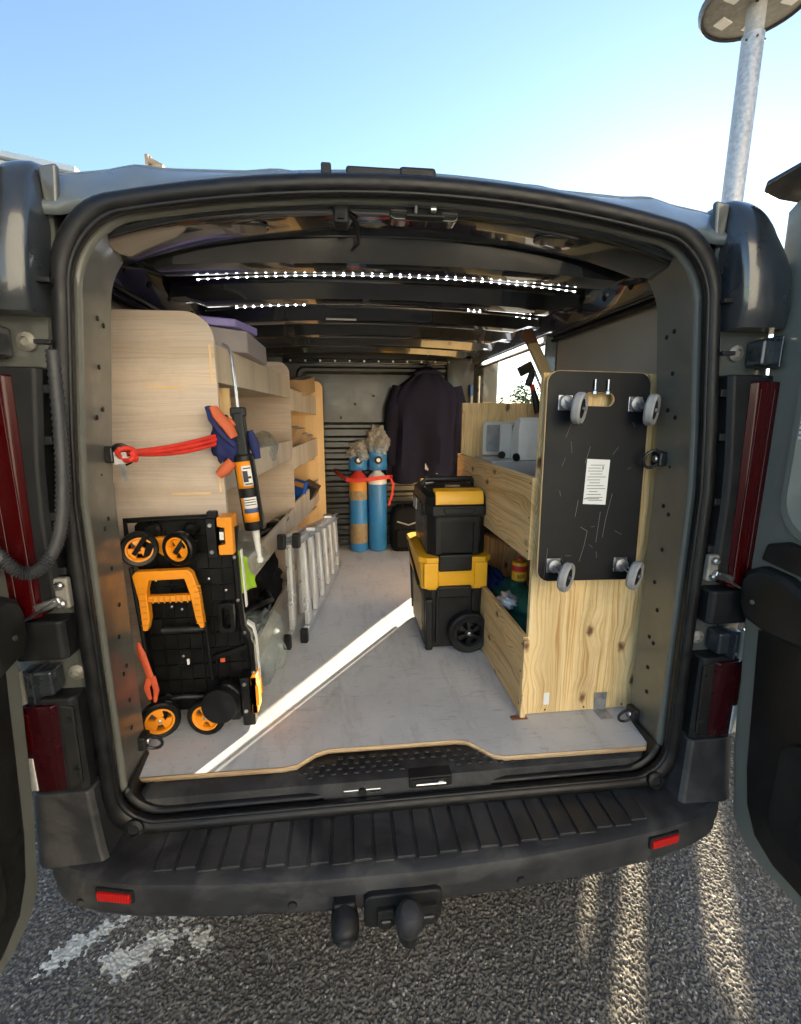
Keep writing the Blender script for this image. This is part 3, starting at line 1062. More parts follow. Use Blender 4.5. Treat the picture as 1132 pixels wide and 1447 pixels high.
def van_outside_rear():
    def ring(xi, xo, yr, z, s, r=.05, yb=.03):
        pts = [(xi, yb), (xi, yr + .012), (xi + .010, yr)]
        r = min(r, (xo - xi) * .8)
        for k in range(7):
            a = R(90 * k / 6)
            pts.append((xo - r + r * math.sin(a), yr + r - r * math.cos(a)))
        pts.append((xo, yb))
        return [(s * x, y, z) for x, y in pts]

    for s in (-1, 1):
        # painted pillar core (hinge pockets show it)
        so = lambda z: .822 * taper(z)
        rr = [ring(so(z), body_x(z) + .022, -.052, z, s, .05, .06) for z in np.linspace(.42, 1.99, 14)]
        core = MB().loft(rr, True, True).build('rear_pillar', 'paint', van)
        # rounded upper cap
        rr = []
        for q in np.linspace(0, 1, 26):
            z = 1.772 + .308 * math.sin(q * math.pi / 2)
            u_ = max(0.0, (z - 1.86) / .2201)
            k_ = math.sqrt(max(0.0, 1 - u_ ** 2.4))
            lo = smooth01((z - 1.768) / .05)
            xi = so(min(z, 1.95)) + .004 + .02 * (1 - k_) ** 2
            xo_ = xi + .02 + (body_x(min(z, 1.98)) + .012 + .006 * (1 - abs(u_ - .2)) - xi - .02) * (.30 + .70 * k_)
            rr.append(ring(xi, xo_, -.012 - (.106 + .012 * lo) * k_, z, s, .035 + .045 * k_))
        MB().loft(rr, True, True).build('pillar_cap', 'cap_paint_shaded', van, ang=70)
        # corner plate between cap and roof
        MB().prism([(s * .735, 1.985), (s * .760, 1.965), (s * .765, 2.058), (s * .728, 2.066)], -.062, -.044, 'Y').build('corner_plate', 'paint', van, .006)
        # upper black cover
        rr = [ring(so(z) + .004, body_x(z) - .004, -.098, z, s, .05) for z in np.linspace(1.125, 1.665, 6)]
        uc = MB().loft(rr, True, True).build('pillar_cover', 'black_plastic', van, .006)
        for z in (1.2, 1.33, 1.50, 1.61):
            MB().box(min(s * (so(z) - .012), s * (so(z) + .008)), max(s * (so(z) - .012), s * (so(z) + .008)), -.085, -.060, z, z + .02).build('clip', 'black_plastic', uc, .003)
        # tall tail lamp
        def lamp(z0, z1, xi, xo_d, yr, mat, name, par, n=6):
            rr_ = [ring(xi(z), body_x(z) + xo_d, yr, z, s, .045, -.02) for z in np.linspace(z0, z1, n)]
            return MB().loft(rr_, True, True).build(name, mat, par, .005)
        tl = lamp(1.105, 1.648, lambda z: .866 - .016 * (z - 1.1) / .55, .008, -.112, 'lens_red', 'tail_lamp', van)
        m = MB().box(min(s * .868, s * .871), max(s * .868, s * .871), -.1145, -.110, 1.125, 1.630)
        m.build('lens_bead', 'lens_red', tl, .003)
        m = MB().box(min(s * .905, s * .908), max(s * .905, s * .908), -.1145, -.105, 1.125, 1.63)
        m.build('lens_bead', 'lens_red', tl, .003)
        lamp(1.29, 1.50, lambda z: .938, .0105, -.112, 'lens_clear', 'indicator', tl)
        lamp(1.13, 1.27, lambda z: .930, .0105, -.112, 'reflector_red', 'brake_lens', tl)
        # black bar under the lamp
        rr = [ring(.825, body_x(z) + .002, -.102, z, s, .05) for z in (.995, 1.05, 1.095)]
        MB().loft(rr, True, True).build('pillar_cover', 'black_plastic', van, .008)
        # hinges in the two pockets
        for z in (1.72, .940):
            hg = MB().box(min(s * .865, s * .94), max(s * .865, s * .94), -.105, -.055, z - .035, z + .030).build('hinge', 'cap_paint_shaded', van, .008)  # dark paint stands for the shadow in the hinge pocket
            MB().tube([(s * .935, -.110, z - .045), (s * .935, -.110, z + .04)], .011, 12).build('hinge_pin', 'hinge_grease', hg)
            MB().box(min(s * .895, s * .900), max(s * .895, s * .900), -.125, -.055, z - .04, z + .035).build('hinge_leaf', 'cap_paint_shaded', hg, .002)
            MB().lathe([(.020, -.004), (.020, .004), (.010, .012), (.010, .004)], (s * .835, -.056, z), (0, -1, 0), 16).build('bolt', 'hinge_grease', hg)
        # door check strap
        ck = MB().box(min(s * .800, s * .832), max(s * .800, s * .832), -.104, -.085, 1.125, 1.200).build('check_strap', 'hinge_grease', van, .006)
        for z in (1.148, 1.192):
            MB().lathe([(.010, 0), (.010, .010), (.006, .014)], (s * .815, -.104, z - .008), (0, -1, 0), 12).build('bolt', 'steel', ck)
        MB().obox((s * .842, -.112, 1.140), (.06, .012, .022), Matrix.Rotation(s * R(18), 3, 'Y')).build('bracket', 'steel', ck, .004)
        MB().tube([(s * .825, -.114, 1.150), (s * .88, -.116, 1.115), (s * .955, -.125, 1.080)], .006, 6, sq=.6).build('strap_arm', 'steel', ck)
        # lower lamp cluster
        rr = [ring(.826, body_x(z) + .0, -.100, z, s, .05) for z in (.47, .56, .70, .80, .895)]
        lc = MB().loft(rr, True, True).build('pillar_cover', 'black_plastic', van, .008)
        p = MB().prism([(s * .834, .66), (s * .866, .645), (s * .861, .880), (s * .830, .872)], -.104, -.094, 'Y')
        pn = p.build('lamp_blank', 'door_trim', lc, .004)
        for z in (.70, .84):
            MB().lathe([(.007, 0), (.007, .004)], (s * .842, -.104, z), (0, -1, 0), 10).build('screw', 'dark_steel', pn)
        ll = lamp(.648, .882, lambda z: .872 - .008 * (z - .65) / .23, .008, -.110, 'lens_dark', 'lower_lamp', van)
        lamp(.655, .745, lambda z: .925, .0105, -.112, 'lens_clear', 'reversing_lens', ll)
        lamp(.76, .865, lambda z: .918, .0105, -.112, 'lens_red', 'fog_lens', ll)
        # bottom trim down to the bumper
        rr = [ring(.815 - .012 * k, body_x(z) + .004, -.11 - .012 * k, z, s, .05) for k, z in enumerate((.64, .56, .49, .455))]
        MB().loft(rr, True, True).build('corner_trim', 'bumper_plastic', van, .006)
        # drain plug low on the jamb
        MB().lathe([(.024, 0), (.024, .006), (.016, .010), (.014, .004)], (s * .735, -.090, .50), (0, -1, .2), 18).build('drain_plug', 'black_plastic', van)
        # hinge-side clips on the seal
        for z in (1.71, 1.83):
            MB().box(min(s * (so(z) - .022), s * (so(z) + .012)), max(s * (so(z) - .022), s * (so(z) + .012)), -.10, -.086, z, z + .010).build('clip', 'black_plastic', van, .002)
    # cable conduit to the left door
    pts = []
    ctl = [(-.770, -.085, 1.70), (-.772, -.095, 1.55), (-.775, -.11, 1.42), (-.785, -.13, 1.31), (-.815, -.15, 1.245), (-.855, -.16, 1.235), (-.895, -.17, 1.29), (-.93, -.19, 1.38)]
    cv = [Vector(c) for c in ctl]
    for i in range(len(cv) - 1):
        p0, p1, p2, p3 = cv[max(i - 1, 0)], cv[i], cv[i + 1], cv[min(i + 2, len(cv) - 1)]
        for k in range(22):
            t = k / 22
            pts.append(.5 * ((2 * p1) + (-p0 + p2) * t + (2 * p0 - 5 * p1 + 4 * p2 - p3) * t * t + (-p0 + 3 * p1 - 3 * p2 + p3) * t ** 3))
    rad = [.0145 if i % 2 else .0115 for i in range(len(pts))]
    MB().tube(pts, rad, 12).build('cable_conduit', 'conduit', van, ang=80)

    # bumper step
    lx = [-.952, -.93, -.90, -.86, -.80, -.70, -.5, -.25, 0, .25, .5, .70, .80, .86, .90, .93, .952]
    ly = [-.085, -.118, -.146, -.168, -.188, -.210, -.234, -.250, -.257, -.250, -.234, -.210, -.188, -.168, -.146, -.118, -.085]
    def ylip(x):
        return float(np.interp(x, lx, ly))
    rr = []
    for x in sorted(set(lx + [float(q) for q in np.linspace(-.85, .85, 25)])):
        yl = ylip(x)
        rr.append([(x, -.02, .335), (x, -.02, .455), (x, -.05, .462), (x, min(-.055, yl + .040), .462), (x, yl + .016, .459), (x, yl + .004, .452), (x, yl, .442),
                   (x, yl - .001, .406), (x, yl + .006, .402), (x, yl + .005, .362), (x, yl + .014, .346), (x, min(-.03, yl + .04), .337)])
    bu = MB().loft(rr, True, True).build('bumper', 'bumper_plastic', van, ang=24)
    for i in range(24):
        x = -.632 + i * .0548
        yl = ylip(x)
        m = MB().box(x - .0232, x + .0232, yl + .030 + .006 * (i % 2), -.062, .4605, .4690 if i % 2 else .4670)
        m.build('tread_rib', 'bumper_plastic', bu, .002, 1)
    for x, y, z, rz in ((-.738, ylip(-.738) + .004, .426, R(12)), (.682, ylip(.682) + .004, .426, R(-9))):
        rot = Matrix.Rotation(-rz, 3, 'Z')
        rf = MB().obox((x, y, z), (.098, .022, .034), rot).build('reflector_pocket', 'hole_black', bu, .004)
        MB().obox((x, y - .006, z), (.086, .022, .024), rot).build('reflector', 'reflector_red', rf, .003)
    for x, y, z in ((-.315, ylip(-.315) + .005, .382), (.268, ylip(.268) + .005, .382), (-.84, ylip(-.84) + .006, .375)):
        so = MB().lathe([(.011, 0), (.011, .003)], (x, y, z), (0, -1, 0), 16).build('parking_sensor', 'hole_black', bu)
        MB().lathe([(.0085, .001), (.0085, .0045)], (x, y, z), (0, -1, 0), 16).build('sensor_face', 'bumper_plastic', so)
    # tow hitch and socket
    hp = MB().prism([(x - .045, z + .355) for x, z in rrect(-.095, .10, -.035, .06, .02, 4)], -.272, -.235, 'Y').build('hitch_housing', 'black_plastic', van, .006)
    for x0, x1 in ((-.108, -.066), (-.006, .040)):
        MB().box(x0, x1, -.285, -.262, .335, .385).build('housing_pocket', 'hole_black', hp, .004)
        MB().box(x0 + .006, x1 - .006, -.292, -.27, .335, .362).build('hitch_bolt', 'dark_steel', hp, .006)
    tb = MB().tube([(-.036, -.20, .32), (-.036, -.29, .315), (-.036, -.318, .345), (-.036, -.325, .39)], [.022, .024, .022, .018], 14).build('tow_bar', 'dark_steel', van)
    MB().lathe([(.012, -.055), (.026, -.035), (.033, 0), (.034, .022), (.030, .040), (.020, .052), (.004, .056)], (-.036, -.325, .402), (0, -.30, .95), 20).build('ball_cover', 'bumper_plastic', tb)
    sk = MB().lathe([(.030, -.03), (.034, -.01), (.034, .02), (.028, .032), (.022, .036)], (-.187, -.285, .365), (.05, -.88, -.42), 20).build('trailer_socket', 'black_plastic', van)
    MB().lathe([(.019, .034), (.019, .042)], (-.187, -.285, .365), (.05, -.88, -.42), 18).build('socket_cap', 'bumper_plastic', sk)
    MB().box(-.214, -.160, -.275, -.235, .355, .405).build('socket_bracket', 'black_plastic', sk, .006)
    # high stop lamp on the roof edge
    st = MB().box(-.145, .05, -.066, -.02, 2.070, 2.091).build('stop_lamp', 'black_plastic', van, .006)
    MB().box(-.03, .052, -.070, -.024, 2.068, 2.094).build('lamp_end', 'black_plastic', st, .008)
    MB().box(-.198, -.176, -.066, -.02, 2.070, 2.094).build('washer_jet', 'black_plastic', van, .004)


van_outside_rear()


def rear_door(s, ang):
    """door leaf; hinge axis near the pillar, opened past a right angle"""
    hx, hy = .945, -.055
    d = Vector((math.sin(ang) * s, -math.cos(ang), 0))        # along the leaf, away from the hinge
    nrm = Vector((-math.cos(ang) * s, -math.sin(ang), 0))     # towards the camera side (inner face)
    o = Vector((s * hx, hy, 0))

    def P(a, z, t):
        return o + d * a + nrm * t + Vector((0, 0, z))

    def s0(z):
        return float(np.interp(z, [.42, .6, 1.25, 1.9, 2.1], [.098, .066, .010, -.022, -.025]))
    out = [(s0(z), z) for z in (2.06, 2.0, 1.9, 1.7, 1.5, 1.25, 1.0, .8, .6, .48)]
    out += [(.095, .42), (.13, .375), (.19, .355), (.4, .35), (.70, .36), (.76, .40), (.78, .5), (.785, 1.2), (.78, 1.8), (.76, 2.02), (.70, 2.09), (.4, 2.11), (.04, 2.10)]

    def inset(k):
        c = Vector((.40, 1.22))
        r_ = []
        for a, z in out:
            v = Vector((a, z))
            dv = c - v
            r_.append((a + (k if a < .4 else -k) * min(1, abs(dv.x) / .2), z + (k if z < 1.22 else -k) * min(1, abs(dv.y) / .3)))
        return r_
    rings = [[P(a, z, -.030) for a, z in inset(.012)], [P(a, z, -.022) for a, z in out], [P(a, z, -.004) for a, z in out],
             [P(a, z, .000) for a, z in inset(.006)], [P(a, z, .0) for a, z in inset(.022)], [P(a, z, .022) for a, z in inset(.030)], [P(a, z, .024) for a, z in inset(.040)]]
    dr = MB().loft(rings, True, True).build('rear_door', 'door_paint_lit', van, ang=28)
    dr['label'] = 'open %s rear door seen from its inner side' % ('left' if s < 0 else 'right')
    # pressed window blank in the upper half
    def rr_(a0, a1, z0, z1, r, t):
        return [P(a, z, t) for a, z in rrect(a0, a1, z0, z1, r, 6)]
    MB().loft([rr_(.115, .72, 1.26, 1.94, .10, .023), rr_(.125, .71, 1.27, 1.93, .095, .040), rr_(.140, .695, 1.285, 1.915, .09, .041), rr_(.165, .67, 1.31, 1.89, .08, .026)], True, True).build('window_blank', 'door_paint_lit', dr, ang=28)
    # black lower trim with a sunken pocket
    pts = [(s0(z) + .082, z) for z in (1.01, .9, .75, .62)] + [(.165, .52), (.20, .455), (.26, .425), (.40, .42), (.66, .43), (.70, .5), (.70, 1.0), (.66, 1.04)]
    def ins(k):
        return [(a + (k if a < .4 else -k), z + (k if z < .7 else -k)) for a, z in pts]
    tr = MB().loft([[P(a, z, .020) for a, z in pts], [P(a, z, .030) for a, z in pts], [P(a, z, .033) for a, z in ins(.008)]], True, True).build('door_trim', 'door_trim', dr, ang=25)
    MB().loft([rr_(.235, .64, .50, .80, .07, .032), rr_(.240, .635, .505, .795, .068, .046), rr_(.255, .62, .52, .78, .06, .046), rr_(.285, .59, .55, .75, .05, .034)], True, True).build('door_pocket', 'door_trim', tr, ang=25)
    # pull handle
    hp = [(.075, 1.165), (.062, 1.13), (.066, 1.07), (.085, 1.035), (.16, 1.02), (.30, 1.03), (.32, 1.08), (.28, 1.14), (.18, 1.18), (.11, 1.185)]
    gr = MB().loft([[P(a, z, .020) for a, z in hp], [P(a, z, .050) for a, z in hp], [P(.18 + (a - .18) * .88, 1.10 + (z - 1.10) * .85, .062) for a, z in hp]], True, True).build('pull_handle', 'door_trim', dr, .004)
    hp2 = [(.10, 1.20), (.11, 1.245), (.16, 1.262), (.30, 1.25), (.33, 1.19), (.20, 1.19)]
    MB().loft([[P(a, z, .020) for a, z in hp2], [P(a, z, .045) for a, z in hp2]], True, True).build('handle_cup', 'door_trim', dr, .006)
    MB().lathe([(.006, 0), (.006, .003)], P(.115, 1.09, .0615), nrm, 12).build('screw', 'steel', gr)
    # rubber lip over the door top
    rr2 = [[P(a, 2.085 + k, t) for t, k in ((-.035, .0), (-.03, .03), (.085 * w_, .032), (.09 * w_, .02), (.02, .005))] for a, w_ in ((-.035, .7), (.0, 1), (.3, 1), (.72, 1))]
    MB().loft(rr2, True, True).build('door_top_lip', 'rubber', dr, .004)
    # little white stencil marks
    if s > 0:
        c = P(.155, 1.60, .0272)
        m = MB()
        m.lathe([(.014, 0), (.014, .001)], P(.150, 1.62, .0415), nrm, 18)
        for k in range(7):
            q = P(.150, 1.585 - .012 * k, .0418)
            m.obox(q, (.001, .012, .007))
        m.build('stencil_mark', 'white_paint', dr)
    return dr


rear_door(-1, R(0))
rear_door(1, R(-.5))


def leds():
    def cz(x, y):
        return 2.028 + .034 * (1 - (x / .8) ** 2)
    def strip(x0, x1, y, n, z_off):
        pts = [(x, y + .05 * (x / .6) ** 2 * .6, cz(x, y) + z_off) for x in np.linspace(x0, x1, 20)]
        m = MB()
        for i in range(19):
            a, b = pts[i], pts[i + 1]
            m.add([(a[0], a[1] - .005, a[2]), (a[0], a[1] + .005, a[2]), (b[0], b[1] + .005, b[2]), (b[0], b[1] - .005, b[2])], [(0, 1, 2, 3)])
        st = m.build('led_strip', 'white_paint', van, solid=.0015)
        l0 = None
        for x in np.linspace(x0, x1, n):
            loc = (float(x), y + .05 * (x / .6) ** 2 * .6, cz(x, y) + z_off - .0005)
            if l0 is None:
                l0 = MB().lathe([(.0034, .0), (.0034, -.0015), (.0016, -.0022)], (0, 0, 0), (0, 0, 1), 8).build('led', 'led_light', st, world=False)
                l0.location = loc
            else:
                share(l0, 'led', st, loc)
    strip(-.59, .60, .345, 42, -.0752)
    strip(-.57, -.31, .76, 9, -.0662)
    strip(.35, .40, .78, 3, -.0662)
    strip(.57, .63, .80, 3, -.0662)
    # tube lamps along both cant rails
    for s, y0, y1 in ((-1, 1.10, 1.75), (1, 1.06, 2.08)):
        x = s * .795
        h = MB().box(min(x, x + s * .03), max(x, x + s * .03), y0, y1, 1.918, 1.945).build('tube_lamp', 'white_paint', van, .004)
        MB().tube([(x - s * .004, y0 + .02, 1.926), (x - s * .004, y1 - .02, 1.926)], .010, 10).build('tube', 'tube_light', h)


leds()


# ================================================================== LEFT SHELVING
def left_shelving():
    t = thing('plywood_shelving', 'pale plywood shelving along the left wall of the van', 'shelving', (-.7, 1.3, .56))
    def corner(x0, x1, z1, r):
        return [(x0, .562), (x1, .562)] + [(x1 - r + r * math.cos(R(a)), z1 - r + r * math.sin(R(a))) for a in range(0, 91, 9)] + [(x0, z1)]
    MB().prism(corner(-.897, -.555, 1.875, .085), .36, .378, 'Y').build('end_panel', 'ply_pale', t, .002, 1)
    MB().prism(corner(-.897, -.476, 1.868, .06), 1.60, 1.618, 'Y').build('divider_panel', 'ply_pale', t, .002, 1)
    MB().prism(corner(-.897, -.325, 1.815, .05), 2.28, 2.298, 'Y').build('far_panel', 'ply_warm', t, .002, 1)  # warm ply stands for the yellow light on this panel

    def board(p0, p1, th, z0a, z0b, z1a, z1b, name, mat):
        a, b = Vector((*p0, 0)), Vector((*p1, 0))
        n_ = (b - a).normalized().cross(Vector((0, 0, 1))) * th
        pts = []
        for p, z0, z1 in ((a, z0a, z1a), (b, z0b, z1b)):
            pts.append([p + Vector((0, 0, z0)), p + Vector((0, 0, z1)), p - n_ + Vector((0, 0, z1)), p - n_ + Vector((0, 0, z0))])
        return MB().loft(pts, True, True).build(name, mat, t, .002, 1)
    A, B = (-.557, .379), (-.478, 1.599)
    for z0, z1 in ((1.668, 1.785), (1.322, 1.432), (.925, 1.030)):
        board(A, B, .015, z0, z0, z1, z1, 'fascia', 'ply_long')
        MB().prism([(-.897, .379), (-.574, .379), (-.496, 1.599), (-.897, 1.599)], z0 + .004, z0 + .018, 'Z').build('shelf', 'ply_long', t)
    board((-.557, .379), (-.478, 1.599), .015, .562, .562, .66, .66, 'fascia', 'ply_long')
    C, D = (-.478, 1.619), (-.372, 2.279)
    for z0, z1, dz in ((1.60, 1.725, -.02), (1.255, 1.385, .03), (.89, 1.05, .06)):
        board(C, D, .014, z0, z0 + dz, z1, z1 + dz, 'fascia', 'ply_long')
        MB().prism([(-.897, 1.619), (-.494, 1.619), (-.390, 2.279), (-.897, 2.279)], z0 + .004, z0 + .018, 'Z').build('shelf', 'ply_warm', t)
    # narrow inner upright in warm ply that stands for sun on it, and tenon marks on the end panel
    MB().box(-.600, -.560, .52, .540, 1.345, 1.66).build('inner_upright', 'ply_warm', t)
    for x0, x1, z in ((-.765, -.655, 1.648), (-.72, -.60, 1.315)):
        MB().box(x0, x1, .3585, .361, z, z + .006).build('tenon', 'ply_warm', t)
    for z0, z1 in ((1.665, 1.78), (1.322, 1.44)):
        MB().box(-.572, -.566, .3585, .361, z0, z1).build('tenon', 'ply_warm', t)


left_shelving()


def crumple(c, size, seed, amp=.25, seg=18, mat='clear_film', name='bag', parent=None, flat=None, label=None):
    m = MB()
    rows = []
    for i in range(1, seg):
        th = math.pi * i / seg
        row = []
        for j in range(seg * 2):
            ph = 2 * math.pi * j / (seg * 2)
            d = Vector((math.sin(th) * math.cos(ph), math.sin(th) * math.sin(ph), math.cos(th)))
            k = 1 + amp * (mnoise.noise(d * 1.8 + Vector((seed, 0, 0))) + .6 * abs(mnoise.noise(d * 4.2 + Vector((0, seed, 0)))) + .3 * mnoise.noise(d * 9 + Vector((0, 0, seed))))
            p = Vector((d.x * size[0], d.y * size[1], d.z * size[2])) * k + Vector(c)
            if flat is not None:
                p.z = max(p.z, flat + .001)
            row.append(p)
        rows.append(row)
    m.loft(rows, True, True)
    return m.build(name, mat, parent, ang=60, label=label)


def left_contents():
    # upper shelf: foam sheet and purple case
    o = MB().prism([(-.63, .50), (-.50, .60), (-.50, 1.0), (-.80, 1.0), (-.80, .5)], 1.785, 1.862, 'Z').build('foam_block', 'grey_foam', None, .006)
    tag(o, 'grey foam block lying on the top left shelf under the purple case', 'foam block')
    o = MB().prism([(-.64, .50), (-.525, .55), (-.485, .72), (-.60, .92), (-.80, .9), (-.80, .5)], 1.864, 1.892, 'Z').build('flat_case', 'purple_plastic', None, .006)
    tag(o, 'purple flat case on top of the left shelving', 'case')
    o = MB().box(-.60, -.505, .70, .712, 1.786, 1.85).build('metal_plate', 'grey_box', None, .002)
    tag(o, 'pale square plate standing in front of the grey foam block', 'plate')
    # clear parts bag on the middle shelf
    o = crumple((-.575, 1.12, 1.415), (.075, .19, .07), 3.1, .3, flat=1.341)
    tag(o, 'clear plastic bag of parts on the middle shelf behind the sealant gun', 'plastic bag')
    o = crumple((-.60, .66, 1.01), (.10, .20, .085), 8.4, .3, flat=.944)
    tag(o, 'clear plastic bag on the lower shelf beside the green cloth', 'plastic bag')
    o = crumple((-.575, .46, .99), (.055, .07, .085), 5.2, .55, mat='hi_vis', name='cloth', flat=.945)
    tag(o, 'crumpled bright green work cloth on the lower left shelf', 'cloth')
    o = crumple((-.50, .50, .70), (.085, .12, .135), 2.2, .30, flat=.562)
    tag(o, 'big clear plastic bag bulging out of the bottom left shelf', 'plastic bag')
    # dark coil of cable in the bottom bay
    m = MB()
    for k in range(5):
        a0 = random.random() * 6
        pts = [(-.66 + .10 * math.cos(a) + .01 * k, .86 + .17 * math.sin(a), .60 + .035 * k + .03 * math.sin(2 * a + a0)) for a in np.linspace(0, 6.283, 25)]
        m.tube(pts, .013, 8)
    o = m.build('cable_coil', 'rubber', None)
    tag(o, 'dark coil of cable in the bottom left bay behind the clear bag', 'cable')
    o = crumple((-.64, 1.20, .72), (.12, .22, .15), 6.1, .35, mat='bag_fabric', name='black_bag', flat=.562)
    tag(o, 'black cloth bag deep in the bottom left bay by the ladder', 'bag')
    # drill-like object on the lower shelf
    d = thing('cordless_drill', 'dark and yellow hand tool lying on the lower left shelf', 'tool', (-.54, 1.30, .944))
    MB().tube([(-.56, 1.24, .99), (-.53, 1.34, 1.0), (-.51, 1.40, 1.01)], [.034, .036, .022], 14).build('tool_body', 'tool_black', d)
    MB().tube([(-.55, 1.27, .992), (-.545, 1.295, .995)], .0365, 14).build('tool_band', 'cylinder_brown', d)
    MB().tube([(-.565, 1.25, .985), (-.62, 1.22, .965)], .02, 10).build('tool_grip', 'tool_black', d)
    # boxes in the far bay
    ft = [('cardboard_box', 'cardboard', (-.46, 2.05, 1.765), (.14, .30, .10), (R(8), 0, R(-8)), 'cardboard box on the top shelf of the far left bay'),
          ('cardboard_box', 'cardboard', (-.505, 1.95, 1.40), (.06, .22, .20), (0, R(14), R(-8)), 'cardboard box leaning in the middle shelf of the far left bay'),
          ('cardboard_box', 'cardboard', (-.455, 2.08, 1.375), (.05, .16, .16), (0, R(22), R(-8)), 'cardboard box with red print in the middle shelf of the far left bay'),
          ('blue_case', 'blue_box', (-.485, 1.88, 1.06), (.09, .035, .20), (R(-10), R(12), R(-30)), 'blue packet standing in the lower shelf of the far left bay'),
          ('dark_case', 'tool_black', (-.44, 2.08, 1.04), (.10, .18, .15), (0, R(30), R(-8)), 'dark box tipped over beside the blue packet')]
    for name, mat, c, sz, rot, lab in ft:
        from mathutils import Euler
        rm = Euler(rot).to_matrix()
        t = thing(name, lab, 'box', (c[0], c[1], c[2] - sz[2] / 2))
        MB().obox(c, sz, rm).build('box_body', mat, t, .003)
        if 'red print' in lab:
            MB().obox(Vector(c) + rm @ Vector((.0258, -.02, -.02)), (.001, .06, .06), rm).build('print', 'red_print', t)
        if name == 'cardboard_box':
            MB().obox(Vector(c) + rm @ Vector((0, 0, sz[2] / 2 + .001)), (.02, sz[1] * .98, .001), rm).build('tape', 'paper', t)
        if name == 'blue_case':
            MB().obox(Vector(c) + rm @ Vector((-.0, -.0182, .07)), (.07, .001, .03), rm).build('print', 'cylinder_orange', t)
            MB().obox(Vector(c) + rm @ Vector((-.0, -.0182, -.08)), (.07, .001, .03), rm).build('print', 'paper', t)


left_contents()


def sealant_gun():
    t = thing('sealant_gun', 'black sealant gun with orange labels hanging on the left shelving', 'sealant gun', (-.475, .35, 1.09))
    top, bot = Vector((-.485, .34, 1.432)), Vector((-.463, .335, 1.205))
    ax = (top - bot).normalized()
    brl = MB().lathe([(.008, -.006), (.031, -.004), (.033, .004), (.033, .236), (.030, .240), (.014, .244)], bot, ax, 28).build('cartridge', 'tool_black', t)
    # label patches, curved on the barrel
    u = Vector((0, -1, 0))
    u = (u - ax * u.dot(ax)).normalized()
    w = ax.cross(u)
    def patch(h0, h1, a0, a1, mat, name, r=.0335):
        rr = []
        for h in np.linspace(h0, h1, 5):
            rr.append([bot + ax * h + (u * math.cos(a) + w * math.sin(a)) * r for a in np.linspace(R(a0), R(a1), 9)])
        return MB().loft(rr, False, False).build(name, mat, brl, solid=.0006)
    patch(.135, .220, -50, 42, 'trolley_orange', 'label')
    patch(.142, .206, -10, 42, 'paper', 'label', .0341)
    patch(.155, .190, -5, 20, 'ink', 'label_print', .0346)
    patch(.165, .172, 8, 36, 'ink', 'label_print', .0346)
    patch(.196, .200, 0, 38, 'ink', 'label_print', .0346)
    patch(.146, .150, 0, 38, 'ink', 'label_print', .0346)
    patch(.025, .105, -46, 46, 'trolley_orange', 'label')
    patch(.070, .105, -26, 46, 'paper', 'label', .0341)
    for k in range(3):
        patch(.080 + .008 * k, .083 + .008 * k, -18, 38, 'ink', 'label_print', .0346)
    patch(.055, .069, -30, 46, 'blue_ink', 'label', .0341)
    # nozzle
    MB().lathe([(.013, 0), (.012, -.02), (.007, -.10), (.011, -.106), (.009, -.118)], bot, ax, 14).build('nozzle', 'nozzle', t)
    # carriage, handle and trigger
    MB().obox(Vector((-.487, .338, 1.505)), (.036, .040, .145), Matrix.Rotation(R(-4), 3, 'Y')).build('carriage', 'tool_black', t, .008)
    MB().obox(Vector((-.492, .338, 1.577)), (.045, .035, .03)).build('rod_guide', 'tool_black', t, .006)
    MB().tube([(-.493, .34, 1.575), (-.497, .345, 1.66), (-.503, .35, 1.745), (-.513, .36, 1.772), (-.532, .375, 1.782)], .005, 10).build('push_rod', 'steel', t)
    MB().tube([(-.49, .34, 1.535), (-.525, .33, 1.545), (-.552, .325, 1.560)], [.018, .022, .020], 12, sq=.7).build('grip', 'grip_orange', t)
    MB().tube([(-.50, .335, 1.47), (-.525, .325, 1.43), (-.548, .32, 1.40)], [.012, .013, .013], 10).build('trigger', 'tool_black', t)
    MB().tube([(-.535, .312, 1.418), (-.552, .308, 1.398)], [.011, .010], 10).build('trigger_pad', 'ply_edge', t)
    # navy and orange handle of the gun, built in a glove-like shape
    gl = thing('gun_handle', 'dark blue and orange handle of the sealant gun, built in a glove-like shape', 'glove', (-.535, .32, 1.42))
    crumple((-.535, .335, 1.485), (.042, .030, .075), 4.4, .30, mat='navy_blue', name='handle_body', parent=gl)
    MB().tube([(-.560, .318, 1.59), (-.545, .308, 1.565), (-.515, .300, 1.53), (-.500, .300, 1.50)], [.016, .021, .022, .016], 12, sq=.6).build('handle_lobe', 'grip_orange', gl)
    MB().tube([(-.575, .325, 1.592), (-.560, .312, 1.555), (-.53, .303, 1.51), (-.50, .305, 1.475)], [.014, .018, .016, .012], 12, sq=.6).build('handle_lobe', 'navy_blue', gl)
    MB().tube([(-.462, .35, 1.52), (-.452, .35, 1.48), (-.446, .355, 1.43)], [.008, .016, .012], 12, sq=.6).build('handle_lobe', 'navy_blue', gl)
    MB().tube([(-.512, .305, 1.425), (-.535, .300, 1.40), (-.555, .30, 1.385)], [.017, .018, .014], 12).build('handle_lobe', 'grip_orange', gl)


sealant_gun()


